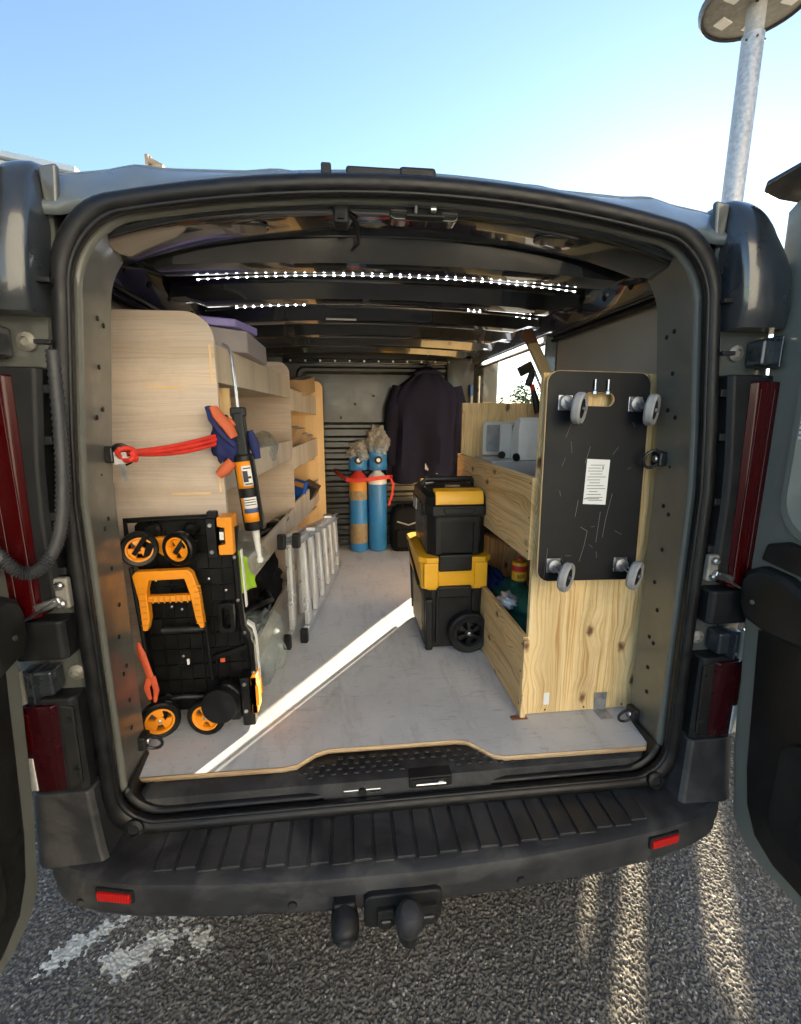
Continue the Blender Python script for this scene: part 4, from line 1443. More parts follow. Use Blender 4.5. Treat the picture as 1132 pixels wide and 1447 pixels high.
def red_cord():
    m = MB()
    a, b = Vector((-.735, .062, 1.470)), Vector((-.545, .325, 1.497))
    strands = []
    for k in range(3):
        pts = []
        for q in np.linspace(0, 1, 16):
            p = a.lerp(b, q)
            p = Vector((a.x + (b.x - a.x) * q, .085 + .26 * min(1, q * 1.6) * .96, a.z + (b.z - a.z) * q))
            p.z += (k - 1) * .012 * math.sin(min(1, q * 1.3) * math.pi / 2) - .012 * math.sin(q * math.pi)
            p.y = .075 + (.335 - .075) * q
            p.y -= (k % 2) * .006
            pts.append(p)
        strands.append(pts)
        m.tube(pts, .0065, 8)
    t = thing('bungee_cord', 'red elastic cord stretched from the left pillar ring to the sealant gun', 'cord', (-.735, .06, 1.46))
    m.build('strand', 'red_strap', t)
    k = MB()
    pts = [Vector((-.712 + .020 * math.cos(q), .060 + .01 * math.sin(2 * q), 1.468 + .016 * math.sin(q))) for q in np.linspace(0, 6.28, 15)]
    k.tube(pts, .0065, 8)
    k.tube([(-.70, .055, 1.475), (-.69, .06, 1.46), (-.695, .066, 1.452)], .007, 8)
    k.build('knot', 'red_strap', t)


red_cord()


def wheel(org, axis, r, w, parent, rim_mat, tyre_mat, spokes=3, name='wheel', hub_mat='steel', open_cut=.62):
    ax = Vector(axis).normalized()
    ref = Vector((0, 0, 1)) if abs(ax.z) < .9 else Vector((1, 0, 0))
    u = ax.cross(ref).normalized()
    v = ax.cross(u)
    o = Vector(org)
    ty = MB().lathe([(r * .69, -w * .42), (r * .9, -w * .5), (r * .985, -w * .36), (r, 0), (r * .985, w * .36), (r * .9, w * .5), (r * .69, w * .42), (r * .68, 0), (r * .69, -w * .42)], o, ax, 36, False).build(name, tyre_mat, parent)
    rim = MB()
    rim.lathe([(r * .56, -w * .30), (r * .70, -w * .36), (r * .715, 0), (r * .70, w * .46), (r * .62, w * .46), (r * .56, w * .30), (r * .56, -w * .30)], o, ax, 36, False)
    rim.lathe([(r * .22, -w * .4), (r * .22, w * .40), (r * .10, w * .44)], o, ax, 20)
    for k in range(spokes):
        a0 = 2 * math.pi * k / spokes + .5
        hw = math.pi / spokes * open_cut
        rr = []
        for a in np.linspace(a0 - hw, a0 + hw, 7):
            d = u * math.cos(a) + v * math.sin(a)
            rr.append([o + d * r * .20 - ax * w * .2, o + d * r * .20 + ax * w * .28, o + d * r * .62 + ax * w * .20, o + d * r * .62 - ax * w * .2])
        rim.loft(rr, True, True)
    rim.build('rim', rim_mat, ty)
    MB().lathe([(r * .09, 0), (r * .09, w * .50), (r * .05, w * .54)], o, ax, 12).build('axle_bolt', hub_mat, ty)
    return ty


def trolley():
    t = thing('folding_trolley', 'folded black and orange platform trolley standing upright against the left shelving', 'trolley', (-.65, .25, .56))
    # deck, seen from below: tray with a raised rim and moulded ribs
    pts = [(-.822, .60), (-.49, .60), (-.478, .63), (-.484, .86), (-.505, .905), (-.515, .93), (-.522, 1.235), (-.535, 1.255), (-.79, 1.255), (-.808, 1.235)]
    MB().prism(pts, .268, .290, 'Y').build('deck', 'trolley_black', t, .004)
    m = MB()
    for x in np.linspace(-.795, -.52, 8):
        m.box(x - .0014, x + .0014, .261, .269, .63, 1.22)
    for z in np.linspace(.66, 1.20, 11):
        m.box(-.80, -.505, .260, .269, z - .0014, z + .0014)
    m.build('deck_ribs', 'trolley_black', t)
    # curved side frame on the right; white strips paint the sun on its edge
    MB().tube([(-.500, .235, 1.235), (-.508, .235, 1.15), (-.505, .235, 1.0), (-.500, .235, .90), (-.478, .235, .845), (-.476, .235, .62)], .011, 10).build('side_tube', 'trolley_black', t)
    MB().prism([(-.4955, 1.155), (-.4915, 1.155), (-.487, .965), (-.491, .965)], .250, .268, 'Y').build('sunlit_edge', 'white_paint', t)
    MB().prism([(-.490, .915), (-.470, .900), (-.4635, .86), (-.4595, .70), (-.4635, .70), (-.4675, .855), (-.475, .892), (-.491, .907)], .250, .268, 'Y').build('sunlit_edge', 'white_paint', t)
    for z, x in ((1.14, -.507), (1.0, -.506), (.89, -.494), (.75, -.476)):
        MB().lathe([(.005, 0), (.005, .004)], (x, .224, z), (0, -1, 0), 10).build('rivet', 'steel', t)
    # folded push bar across the top
    MB().tube([(-.812, .225, 1.13), (-.812, .225, 1.262), (-.575, .225, 1.268)], .009, 10).build('push_bar', 'trolley_black', t)
    MB().box(-.577, -.548, .212, .238, 1.252, 1.286).build('bar_socket', 'trolley_black', t, .004)
    MB().tube([(-.806, .215, 1.12), (-.798, .215, .95), (-.785, .215, .70)], .007, 8).build('side_rod', 'trolley_black', t)
    MB().tube([(-.607, .212, .935), (-.60, .212, .74)], .006, 8).build('side_rod', 'trolley_black', t)
    # orange corner castings
    for (x0, x1, z0, z1) in ((-.580, -.502, 1.155, 1.272), (-.515, -.462, .618, .748)):
        c = MB().prism([(x0 + .035, z0), (x1, z0), (x1 + .001, z1), (x0 + .035, z1), (x0 + .035, z1 - .03), (x0 + .055, z1 - .034), (x0 + .055, z0 + .034), (x0 + .035, z0 + .03)], .195, .262, 'Y').build('corner_casting', 'trolley_orange', t, .004)
        MB().box(x0, x0 + .030, .20, .255, z0 - .012, z1 - .005).build('casting_arm', 'trolley_black', c, .004)
        MB().box(x0 + .037, x0 + .054, .204, .25, z0 + .036, z1 - .036).build('casting_block', 'trolley_black', c, .004)
        MB().box(x0 + .040, x0 + .052, .2005, .206, (z0 + z1) / 2 - .012, (z0 + z1) / 2 + .012).build('label', 'paper', c)
        for zz in (z0 + .01, z1 - .025):
            MB().lathe([(.006, 0), (.006, .004)], (x0 + .015, .200, zz), (0, -1, 0), 10).build('rivet', 'steel', c)
    # orange folding handle, open frame
    hp = [(-.800, 1.100), (-.788, 1.112), (-.642, 1.114), (-.628, 1.102), (-.612, 1.04), (-.606, .925), (-.618, .922), (-.630, .955), (-.640, 1.035), (-.652, 1.084),
          (-.752, 1.082), (-.762, 1.05), (-.762, .960), (-.772, .922), (-.786, .922), (-.788, 1.02)]
    h = MB().prism(hp, .196, .224, 'Y').build('folding_handle', 'trolley_orange', t, .004)
    MB().box(-.762, -.640, .200, .222, 1.012, 1.032).build('handle_bar', 'trolley_orange', h, .003)
    m = MB()
    for z in np.linspace(.94, 1.06, 7):
        m.box(-.786, -.766, .194, .197, z, z + .004)
        m.box(-.626, -.606, .194, .197, z, z + .004)
    for x in np.linspace(-.75, -.65, 7):
        m.box(x, x + .004, .197, .201, 1.01, 1.03)
    m.build('handle_ribs', 'cylinder_orange', h)['kind'] = 'stuff'
    MB().tube([(-.745, .235, .905), (-.605, .235, .905)], .012, 12).build('cross_tube', 'dark_steel', t)
    # moulded grip slot
    gl = [(x, z) for x, z in rrect(-.575, -.525, .885, .985, .012, 4)]
    gi = [(x, z) for x, z in rrect(-.562, -.538, .90, .97, .008, 4)]
    MB().loft([[(x, .262, z) for x, z in gl], [(x, .235, z) for x, z in gl], [(x, .235, z) for x, z in gi], [(x, .262, z) for x, z in gi]], True, False).build('grip_slot', 'trolley_black', t, .002)
    # four wheels with forks
    for x, z, r, tilt in ((-.768, 1.183, .052, .45), (-.655, 1.181, .052, -.35), (-.765, .622, .061, .35), (-.622, .622, .061, -.15)):
        ax = Vector((tilt, -1, .0)).normalized()
        o = Vector((x, .195, z))
        w_ = wheel(o, ax, r, .030, t, 'trolley_orange', 'trolley_black', 3)
        for sgn in (-1, 1):
            b = o + ax * .020 * sgn
            MB().obox(b + Vector((.014 * (1 if x < -.7 else 1), .018, -.012 if z > 1 else .03)), (.020, .005, r * 1.2), Matrix.Rotation(R(22), 3, 'Y')).build('fork', 'trolley_black', w_, .003)
    MB().lathe([(.055, -.02), (.06, 0), (.055, .02)], (-.572, .185, .668), (-.1, -1, .1), 28).build('brake_cover', 'rubber', t)
    MB().prism([(-.60, .64), (-.545, .60), (-.515, .60), (-.515, .70), (-.545, .735), (-.60, .72)], .19, .225, 'Y').build('brake_cover', 'rubber', t, .01, 3)
    MB().box(-.515, -.475, .21, .26, .565, .62).build('foot', 'trolley_black', t, .006)
    MB().prism([(-.745, 1.205), (-.700, 1.205), (-.705, 1.16), (-.718, 1.145), (-.735, 1.16)], .235, .26, 'Y').build('catch', 'trolley_orange', t, .004)
    for x, z in ((-.72, 1.0), (-.69, .99), (-.72, .972), (-.69, .962), (-.55, 1.02), (-.60, 1.06), (-.70, .80), (-.58, .80), (-.76, 1.06), (-.56, 1.14)):
        MB().lathe([(.0045, 0), (.0045, .003), (.002, .004)], (x, .262, z), (0, -1, 0), 8).build('screw', 'steel', t)
    MB().box(-.585, -.570, .259, .2615, .772, .786).build('sticker', 'orange_strap', t)
    MB().box(-.690, -.682, .259, .2615, .770, .790).build('sticker', 'paper', t)
    for x in (-.768, -.655):
        MB().lathe([(.022, 0), (.024, .012), (.016, .02)], (x + .02, .262, 1.225), (0, -1, 0), 16).build('swivel_housing', 'trolley_black', t)
        MB().obox((x + .012, .178, 1.20), (.014, .006, .075), Matrix.Rotation(R(35), 3, 'Y')).build('fork_leg', 'trolley_black', t, .003)
    MB().tube([(-.79, .245, .66), (-.70, .245, .665), (-.60, .245, .66)], .008, 8).build('axle_bar', 'dark_steel', t)
    MB().prism([(-.61, .80), (-.50, .835), (-.50, .82), (-.55, .80), (-.61, .785)], .245, .262, 'Y').build('link_plate', 'trolley_black', t, .003)
    # orange strap knotted on the left
    m = MB()
    m.tube([(-.806, .200, .885), (-.795, .192, .85), (-.782, .190, .80), (-.775, .188, .765)], [.006, .012, .010, .012], 8, sq=.4)
    m.tube([(-.778, .188, .77), (-.790, .186, .74), (-.783, .186, .70)], [.012, .010, .006], 8, sq=.5)
    m.tube([(-.770, .188, .775), (-.762, .186, .73), (-.770, .186, .69)], [.010, .009, .005], 8, sq=.5)
    o = m.build('tie_strap', 'orange_strap', None)
    tag(o, 'orange strap knotted on the left side of the folded trolley', 'strap')


trolley()


def ladder():
    t = thing('step_ladder', 'folded aluminium step ladder standing on edge beside the left shelving', 'ladder', (-.35, 1.3, .56))
    # lower rail lies on the floor, upper rail above, rungs upright between them; two nested frames
    def frame(n0, n1, f0, f1, nr, w=.026, d=.062):
        """n0/n1 near bottom/top, f0/f1 far bottom/top"""
        n0, n1, f0, f1 = (Vector(q) for q in (n0, n1, f0, f1))
        for a, b in ((n0, f0), (n1, f1)):
            ax = (b - a).normalized()
            side = ax.cross(Vector((0, 0, 1))).normalized()
            upv = side.cross(ax)
            rr = []
            for p in (a, b):
                rr.append([p + side * sx * w + upv * sz * d / 2 for sx, sz in ((-.5, -.5), (.5, -.5), (.5, -.42), (-.36, -.36), (-.36, .36), (.5, .42), (.5, .5), (-.5, .5))])
            st = MB().loft(rr, True, True).build('stile', 'aluminium', t, .001, 1)
            MB().obox(a, (.034, .03, .066), Matrix((side, ax, upv)).transposed()).build('end_cap', 'rubber', st, .006)
        for k in range(nr):
            q = .10 + .80 * k / (nr - 1)
            a, b = n0.lerp(f0, q), n1.lerp(f1, q)
            ax = (f0 - n0).normalized()
            side = ax.cross(Vector((0, 0, 1))).normalized()
            c = (a + b) / 2
            h = (b - a).length - .04
            upv = (b - a).normalized()
            rr = []
            for sg in (-.5, .5):
                rr.append([c + upv * h * sg + ax * x + side * y for x, y in ((-.036, -.010), (.036, -.010), (.036, .006), (.028, .011), (-.028, .011), (-.036, .006))])
            MB().loft(rr, True, True).build('rung', 'aluminium', t, .0015, 1)
    frame((-.437, .735, .592), (-.440, .745, 1.045), (-.262, 1.86, .592), (-.280, 1.86, .905), 6)
    frame((-.368, .790, .592), (-.385, .80, 1.035), (-.222, 1.88, .592), (-.236, 1.88, .915), 6)
    MB().tube([(-.45, .95, .98), (-.33, 1.5, .92)], .006, 6).build('safety_cord', 'rubber', t)
    for q in (.25, .7):
        p = Vector((-.372, .80, 1.03)).lerp(Vector((-.236, 1.88, .93)), q)
        MB().box(p.x - .03, p.x + .02, p.y - .03, p.y + .03, p.z + .01, p.z + .03).build('hinge_bracket', 'steel', t, .004)


ladder()


# ================================================================== FAR END
def gas_cylinder(x, y, r, bands, top_z, label, cap_mat, bag_h, bag_mat, seed):
    t = thing('gas_cylinder', label, 'gas cylinder', (x, y, .56), 'gas cylinders strapped to the bulkhead')
    first = True
    z_prev = .562
    for z1, mat in bands:
        pr = [(r, z_prev), (r, z1)]
        if first:
            pr = [(r * .85, .562), (r, .58), (r, z1)]
        b = MB().lathe([(q, z - 0) for q, z in pr], (x, y, 0), (0, 0, 1), 28, True).build('cylinder_body' if first else 'colour_band', mat, t)
        first = False
        z_prev = z1
    MB().lathe([(r, z_prev), (r * .92, z_prev + .03), (r * .6, z_prev + .055), (.03, z_prev + .065), (.03, z_prev + .09)], (x, y, 0), (0, 0, 1), 28).build('shoulder', cap_mat, t)
    zc = z_prev + .08
    w = MB()
    rr = []
    for k, z in enumerate((zc, zc + .04, zc + .09, top_z - .04, top_z)):
        rr.append([(x + (r * .98 + .005 * math.sin(3 * a + seed)) * math.cos(a), y + r * .95 * math.sin(a), z + .015 * math.sin(2 * a + seed) * (k == 4)) for a in np.linspace(0, 6.283, 25)[:-1]])
    MB().loft(rr, True, False).build('valve_guard', 'cylinder_blue', t, solid=.004)
    gz = zc + .075
    gd = MB().lathe([(.029, 0), (.029, .014), (.022, .016)], (x + .005, y - r * .98, gz), (0, -1, .1), 20).build('gauge', 'rubber', t)
    MB().lathe([(.014, .012), (.014, .0175)], (x + .005, y - r * .98, gz), (0, -1, .1), 20).build('dial', 'paper', gd)
    crumple((x + .004, y - .02, top_z + bag_h * .15), (r * 1.0, r * .95, bag_h), seed, .45, 26, bag_mat, 'foil_wrap', t)


gas_cylinder(-.082, 2.25, .067, ((.63, 'cylinder_blue'), (.78, 'cylinder_brown'), (.96, 'cylinder_blue'), (1.03, 'cylinder_brown'), (1.10, 'cylinder_orange')), 1.30,
             'short gas cylinder banded blue, brown and orange by the bulkhead', 'red_strap', .075, 'tan_film', 2.5)
gas_cylinder(.062, 2.26, .071, ((1.075, 'cylinder_blue'), (1.10, 'white_paint')), 1.36,
             'plain blue gas cylinder with white shoulder by the bulkhead', 'white_paint', .11, 'tan_film', 7.7)


def far_end():
    m = MB()
    pts = [(-.26, 2.37, 1.165), (-.17, 2.20, 1.115), (-.08, 2.168, 1.108), (.06, 2.172, 1.125), (.15, 2.20, 1.13), (.20, 2.33, 1.12)]
    rr = [[(x, y, z - .014), (x, y - .003, z - .014), (x, y - .003, z + .014), (x, y, z + .014)] for x, y, z in pts]
    m.loft(rr, True, True)
    pts = [(.155, 2.19, 1.125), (.175, 2.17, 1.08), (.165, 2.17, 1.0), (.14, 2.175, .92)]
    m.loft([[(x - .008, y, z), (x + .008, y, z), (x + .008, y - .003, z), (x - .008, y - .003, z)] for x, y, z in pts], True, True)
    o = m.build('ratchet_strap', 'red_strap', None)
    tag(o, 'red strap holding both gas cylinders to the bulkhead', 'strap')
    # jacket on a hook
    cx, cy = .435, 2.30
    prof = [(1.925, .025, .02), (1.905, .075, .05), (1.875, .095, .065), (1.85, .12, .075), (1.80, .19, .085), (1.74, .245, .09), (1.67, .275, .092), (1.58, .285, .095), (1.51, .289, .098), (1.45, .292, .10), (1.38, .296, .102), (1.30, .300, .105), (1.24, .302, .105), (1.18, .300, .105), (1.10, .290, .10), (1.085, .28, .09)]
    rr = []
    for z, hw, hd in prof:
        row = []
        for k in range(56):
            a = 2 * math.pi * k / 56
            ca, sa = math.cos(a), math.sin(a)
            ex = math.copysign(abs(ca) ** .75, ca)
            ey = math.copysign(abs(sa) ** .85, sa)
            fold = .034 * smooth01((1.75 - z) / .4) * (math.sin(ca * 9 + z * 2.0) + .6 * math.sin(ca * 17 - z * 3.4)) * (1 if sa < 0 else .3)
            fold += .022 * mnoise.noise(Vector((ca * 3, sa * 3, z * 5))) + .010 * mnoise.noise(Vector((ca * 8, sa * 4, z * 11)))
            row.append((cx + hw * ex - .02 * (1.9 - z), cy + hd * ey + fold, z + .012 * math.sin(ca * 3) * smooth01((1.2 - z) / .1)))
        rr.append(row)
    t = thing('work_jacket', 'dark purple work jacket hung on the bulkhead behind the tool boxes', 'jacket', (.43, 2.30, 1.08))
    MB().loft(rr, True, True).build('jacket_body', 'jacket_fabric', t, ang=70)
    for s, x0, x1 in ((-1, -.205, -.245), (1, .215, .245)):
        pts = [(cx + x0, cy - .01, 1.78), (cx + x1, cy - .02, 1.62), (cx + x1 + s * .012, cy - .025, 1.42), (cx + x1 + s * .0, cy - .02, 1.22)]
        MB().tube(pts, [.05, .066, .064, .058], 14, sq=.9).build('sleeve', 'jacket_fabric', t, ang=70)
    MB().tube([(cx, cy + .04, 1.97), (cx + .01, cy + .0, 1.955), (cx + .005, cy - .01, 1.93), (cx, cy, 1.91)], .006, 8).build('coat_hook', 'steel', t)
    MB().tube([(cx - .09, cy - .06, 1.868), (cx - .04, cy - .085, 1.885), (cx + .04, cy - .085, 1.885), (cx + .09, cy - .06, 1.868)], .016, 10).build('collar', 'jacket_fabric', t)
    m = MB()
    for dx, dz, w_, h_ in ((0, 0, .016, .030), (.012, -.012, .010, .022), (-.004, .022, .008, .014), (.09, -.045, .032, .004)):
        m.box(cx - .02 + dx - w_ / 2, cx - .02 + dx + w_ / 2, cy - .142, cy - .140, 1.20 + dz - h_ / 2, 1.20 + dz + h_ / 2)
    m.build('chalk_mark', 'caster_grey', t)
    # black bag on the floor
    t = thing('tool_bag', 'black soft bag on the floor between cylinders and tool boxes', 'bag', (.29, 2.25, .56))
    rr = []
    for z, k in ((.562, .9), (.60, 1.0), (.72, 1.0), (.82, .97), (.88, .86), (.905, .6)):
        rr.append([(.285 + .125 * k * math.copysign(abs(math.cos(a)) ** .5, math.cos(a)), 2.26 + .10 * k * math.copysign(abs(math.sin(a)) ** .5, math.sin(a)) + .006 * math.sin(z * 70), z) for a in np.linspace(0, 6.283, 33)[:-1]])
    MB().loft(rr, True, True).build('bag_body', 'bag_fabric', t, ang=60)
    MB().prism(rrect(.195, .375, .60, .74, .02, 4), 2.135, 2.165, 'Y').build('front_pocket', 'bag_fabric', t, .012, 3)
    MB().tube([(.20, 2.155, .80), (.285, 2.145, .775), (.37, 2.155, .80)], .006, 8).build('zip', 'caster_grey', t)
    MB().tube([(.24, 2.2, .90), (.25, 2.18, .94), (.32, 2.18, .94), (.33, 2.2, .90)], .009, 8).build('handle', 'bag_fabric', t)


far_end()


# ================================================================== TOOL BOXES
def toolboxes():
    x0, x1, y0, y1 = .150, .432, .635, 1.06
    # --- bottom: wheeled chest with its yellow tray
    t = thing('wheeled_tool_chest', 'black wheeled tool chest with a yellow upper tray, lowest of the stack', 'tool chest', (.29, .85, .56))

    def body(a, b, c, d, z0, z1, tap, ch=.03):
        rr = []
        for z, k in ((z0, tap), (z1, 1.0)):
            ax_, bx_ = (a + b) / 2 - (b - a) / 2 * k, (a + b) / 2 + (b - a) / 2 * k
            cy_, dy_ = (c + d) / 2 - (d - c) / 2 * k, (c + d) / 2 + (d - c) / 2 * k
            rr.append([(ax_ + ch, cy_, z), (bx_ - ch, cy_, z), (bx_, cy_ + ch, z), (bx_, dy_ - ch, z), (bx_ - ch, dy_, z), (ax_ + ch, dy_, z), (ax_, dy_ - ch, z), (ax_, cy_ + ch, z)])
        return MB().loft(rr, True, True)
    body(x0 + .006, x1 - .006, y0 + .01, y1, .572, .842, .955).build('chest_body', 'tool_black', t, .004)
    # recessed front bay: two ribs and a panel proud of the body
    for xa in (.212, .368):
        MB().box(xa - .006, xa + .006, y0 - .001, y0 + .03, .60, .835).build('front_rib', 'tool_black', t, .003)
    MB().box(x0 + .012, x0 + .045, y0 + .002, y0 + .03, .565, .80).build('corner_foot', 'tool_black', t, .008)
    body(x0 - .012, x1 + .002, y0 - .008, y1 + .008, .843, .975, .955).build('tray', 'tool_yellow', t, .004)
    rim = body(x0 - .020, x1 + .008, y0 - .016, y1 + .016, .966, .990, 1.0)
    rim.build('tray_rim', 'tool_yellow', t, .004)
    for xa, xb in ((x0 + .0, x0 + .062), (x1 - .066, x1 - .010)):
        MB().box(xa, xb, y0 - .014, y0 + .02, .855, .966).build('tray_pilaster', 'tool_yellow', t, .006)
    MB().box(.207, .355, y0 - .016, y0 + .01, .812, .862).build('chest_latch', 'tool_black', t, .006)
    MB().box(.210, .352, y0 - .024, y0 - .004, .930, 1.004).build('tray_latch', 'tool_black', t, .008)
    wheel((.346, y0 - .014, .653), (0, -1, 0), .091, .046, t, 'tool_black', 'rubber', 6, open_cut=.45)
    wheel((.346, y1 + .014, .653), (0, 1, 0), .091, .046, t, 'tool_black', 'rubber', 6, open_cut=.45)
    m = MB()
    m.tube([(x0 + .018, y1 - .010, .60), (x0 + .002, y1 - .006, .95)], .010, 8)
    m.tube([(x0 - .010, y0 + .06, .85), (x0 - .008, y1 + .0, .94)], .008, 8)
    m.build('pull_handle', 'tool_black', t)
    MB().prism(rrect(.72, .95, .62, .80, .01, 3), x0 + .0045, x0 + .0105, 'X').build('side_label', 'cylinder_brown', t)

    # --- top: lidded box
    b = thing('tool_box', 'black tool box with yellow latches on top of the wheeled chest', 'tool box', (.295, .85, .99))
    a0, a1, b0, b1 = .163, .426, y0 + .004, y1 - .02
    body(a0 + .004, a1 - .004, b0 + .004, b1 - .004, .991, 1.165, .975).build('box_body', 'tool_black', b, .004)
    body(a0 - .006, a1 + .006, b0 - .008, b1 + .008, 1.163, 1.205, 1.0).build('lid_band', 'tool_black', b, .005)
    rr = []
    for z, k in ((1.205, 0.0), (1.240, .003), (1.258, .020)):
        A, B_, C_, D_ = a0 - .004 + k, a1 + .004 - k, b0 - .006 + k, b1 + .006 - k
        ch = .036
        rr.append([(A + ch, C_, z), (B_ - ch, C_, z), (B_, C_ + ch, z), (B_, D_ - ch, z), (B_ - ch, D_, z), (A + ch, D_, z), (A, D_ - ch, z), (A, C_ + ch, z)])
    MB().loft(rr, True, True).build('lid', 'tool_black', b, .004)
    # front frame: raised surround and flat inset
    fo = rrect(.200, .382, 1.0, 1.158, .010, 3)
    fi = rrect(.222, .360, 1.0, 1.138, .008, 3)
    MB().loft([[(x, b0 + .010, z) for x, z in fo], [(x, b0 - .007, z) for x, z in fo], [(x, b0 - .007, z) for x, z in fi], [(x, b0 + .010, z) for x, z in fi]], True, False).build('front_frame', 'tool_black', b, .002)
    MB().prism([(.225, 1.196), (.365, 1.196), (.348, 1.172), (.240, 1.172)], b0 - .014, b0 - .006, 'Y').build('lid_catch', 'tool_black', b, .003)
    for yy, zz in ((b0, 1), (b1, -1)):
        rr = [[(.198 + q, yy - .012 * zz, 1.222), (.392 - q, yy - .012 * zz, 1.222), (.392 - q, yy + .004 * zz, 1.262), (.198 + q, yy + .004 * zz, 1.262)] for q in (0,)]
        pl = [(yy - .016 * zz, 1.212), (yy - .017 * zz, 1.240), (yy - .002 * zz, 1.266), (yy + .055 * zz, 1.272), (yy + .055 * zz, 1.256), (yy - .002 * zz, 1.25), (yy - .008 * zz, 1.212)]
        MB().prism(pl, .195, .395, 'X').build('yellow_latch', 'tool_yellow', b, .003)
    m = MB().box(a0 + .03, a1 - .03, b0 + .07, b1 - .07, 1.256, 1.264)
    m.build('lid_tray', 'tool_black', b, .003)
    MB().tube([(.175, .85, 1.262), (.19, .85, 1.288), (.40, .85, 1.288), (.415, .85, 1.262)], .013, 10).build('carry_handle', 'tool_black', b)
    MB().box(.265, .33, .77, .80, 1.264, 1.270).build('lid_badge', 'cylinder_brown', b, .002)
    for k in range(2):
        MB().box(a0 - .012, a0 - .002, b0 + .08 + .16 * k, b0 + .16 + .16 * k, 1.145, 1.20).build('side_clip', 'steel' if k else 'tool_black', b, .004)


toolboxes()


# ================================================================== RIGHT UNIT
def right_unit():
    t = thing('pine_storage_unit', 'knotty pine storage unit along the right side of the van', 'storage unit', (.63, .65, .56))
    MB().prism([(.425, .562), (.815, .562), (.838, 1.0), (.846, 1.40), (.825, 1.690), (.425, 1.690)], .170, .190, 'Y').build('end_panel', 'pine_upright', t, .0015, 1)
    MB().prism([(.425, .562), (.85, .562), (.85, 1.632), (.425, 1.632)], 1.142, 1.160, 'Y').build('far_panel', 'pine_upright', t, .0015, 1)
    MB().box(.410, .428, .172, 1.164, 1.113, 1.378).build('fascia', 'pine_long', t, .0015, 1)
    MB().box(.410, .428, .172, 1.164, .562, .848).build('fascia', 'pine_long', t, .0015, 1)
    MB().box(.429, .845, .191, 1.141, 1.115, 1.131).build('shelf', 'pine_long', t)
    MB().box(.829, .846, .191, 1.141, .562, 1.40).build('back_board', 'pine_upright', t)
    MB().box(.405, .409, .20, .30, .57, .60).v
    for z in (.60, .72, .82, 1.14, 1.25, 1.36):
        MB().lathe([(.0035, 0), (.0035, .0012)], (.4095, .182, z), (-1, 0, 0), 8).build('screw', 'dark_steel', t)
        MB().lathe([(.0035, 0), (.0035, .0012)], (.4095, 1.152, z), (-1, 0, 0), 8).build('screw', 'dark_steel', t)
    for x in (.50, .64, .78):
        MB().lathe([(.0035, 0), (.0035, .0012)], (x, .1695, .575), (0, -1, 0), 8).build('screw', 'dark_steel', t)
    # corner strip where the lower fascia meets the end panel
    MB().box(.405, .4235, .150, .1695, .562, .845).build('corner_strip', 'pine_upright', t, .002)
    MB().box(.492, .512, .1675, .1702, .595, .640).build('paper_label', 'paper', t)
    MB().box(.375, .430, .145, .165, .5605, .5645).build('wood_sliver', 'brown_wood', t)
    # galvanised angle bracket screwed to floor and panel
    b = thing('angle_bracket', 'grey galvanised angle bracket at the foot of the pine unit', 'bracket', (.70, .15, .56))
    MB().box(.675, .720, .1655, .1685, .562, .628).build('upright_leaf', 'galvanised', b, .0008)
    MB().box(.675, .720, .115, .1655, .5615, .5645).build('floor_leaf', 'galvanised', b, .0008)
    for x in (.688, .707):
        MB().lathe([(.004, 0), (.004, .002)], (x, .1655, .61), (0, -1, 0), 8).build('screw', 'steel', b)


right_unit()


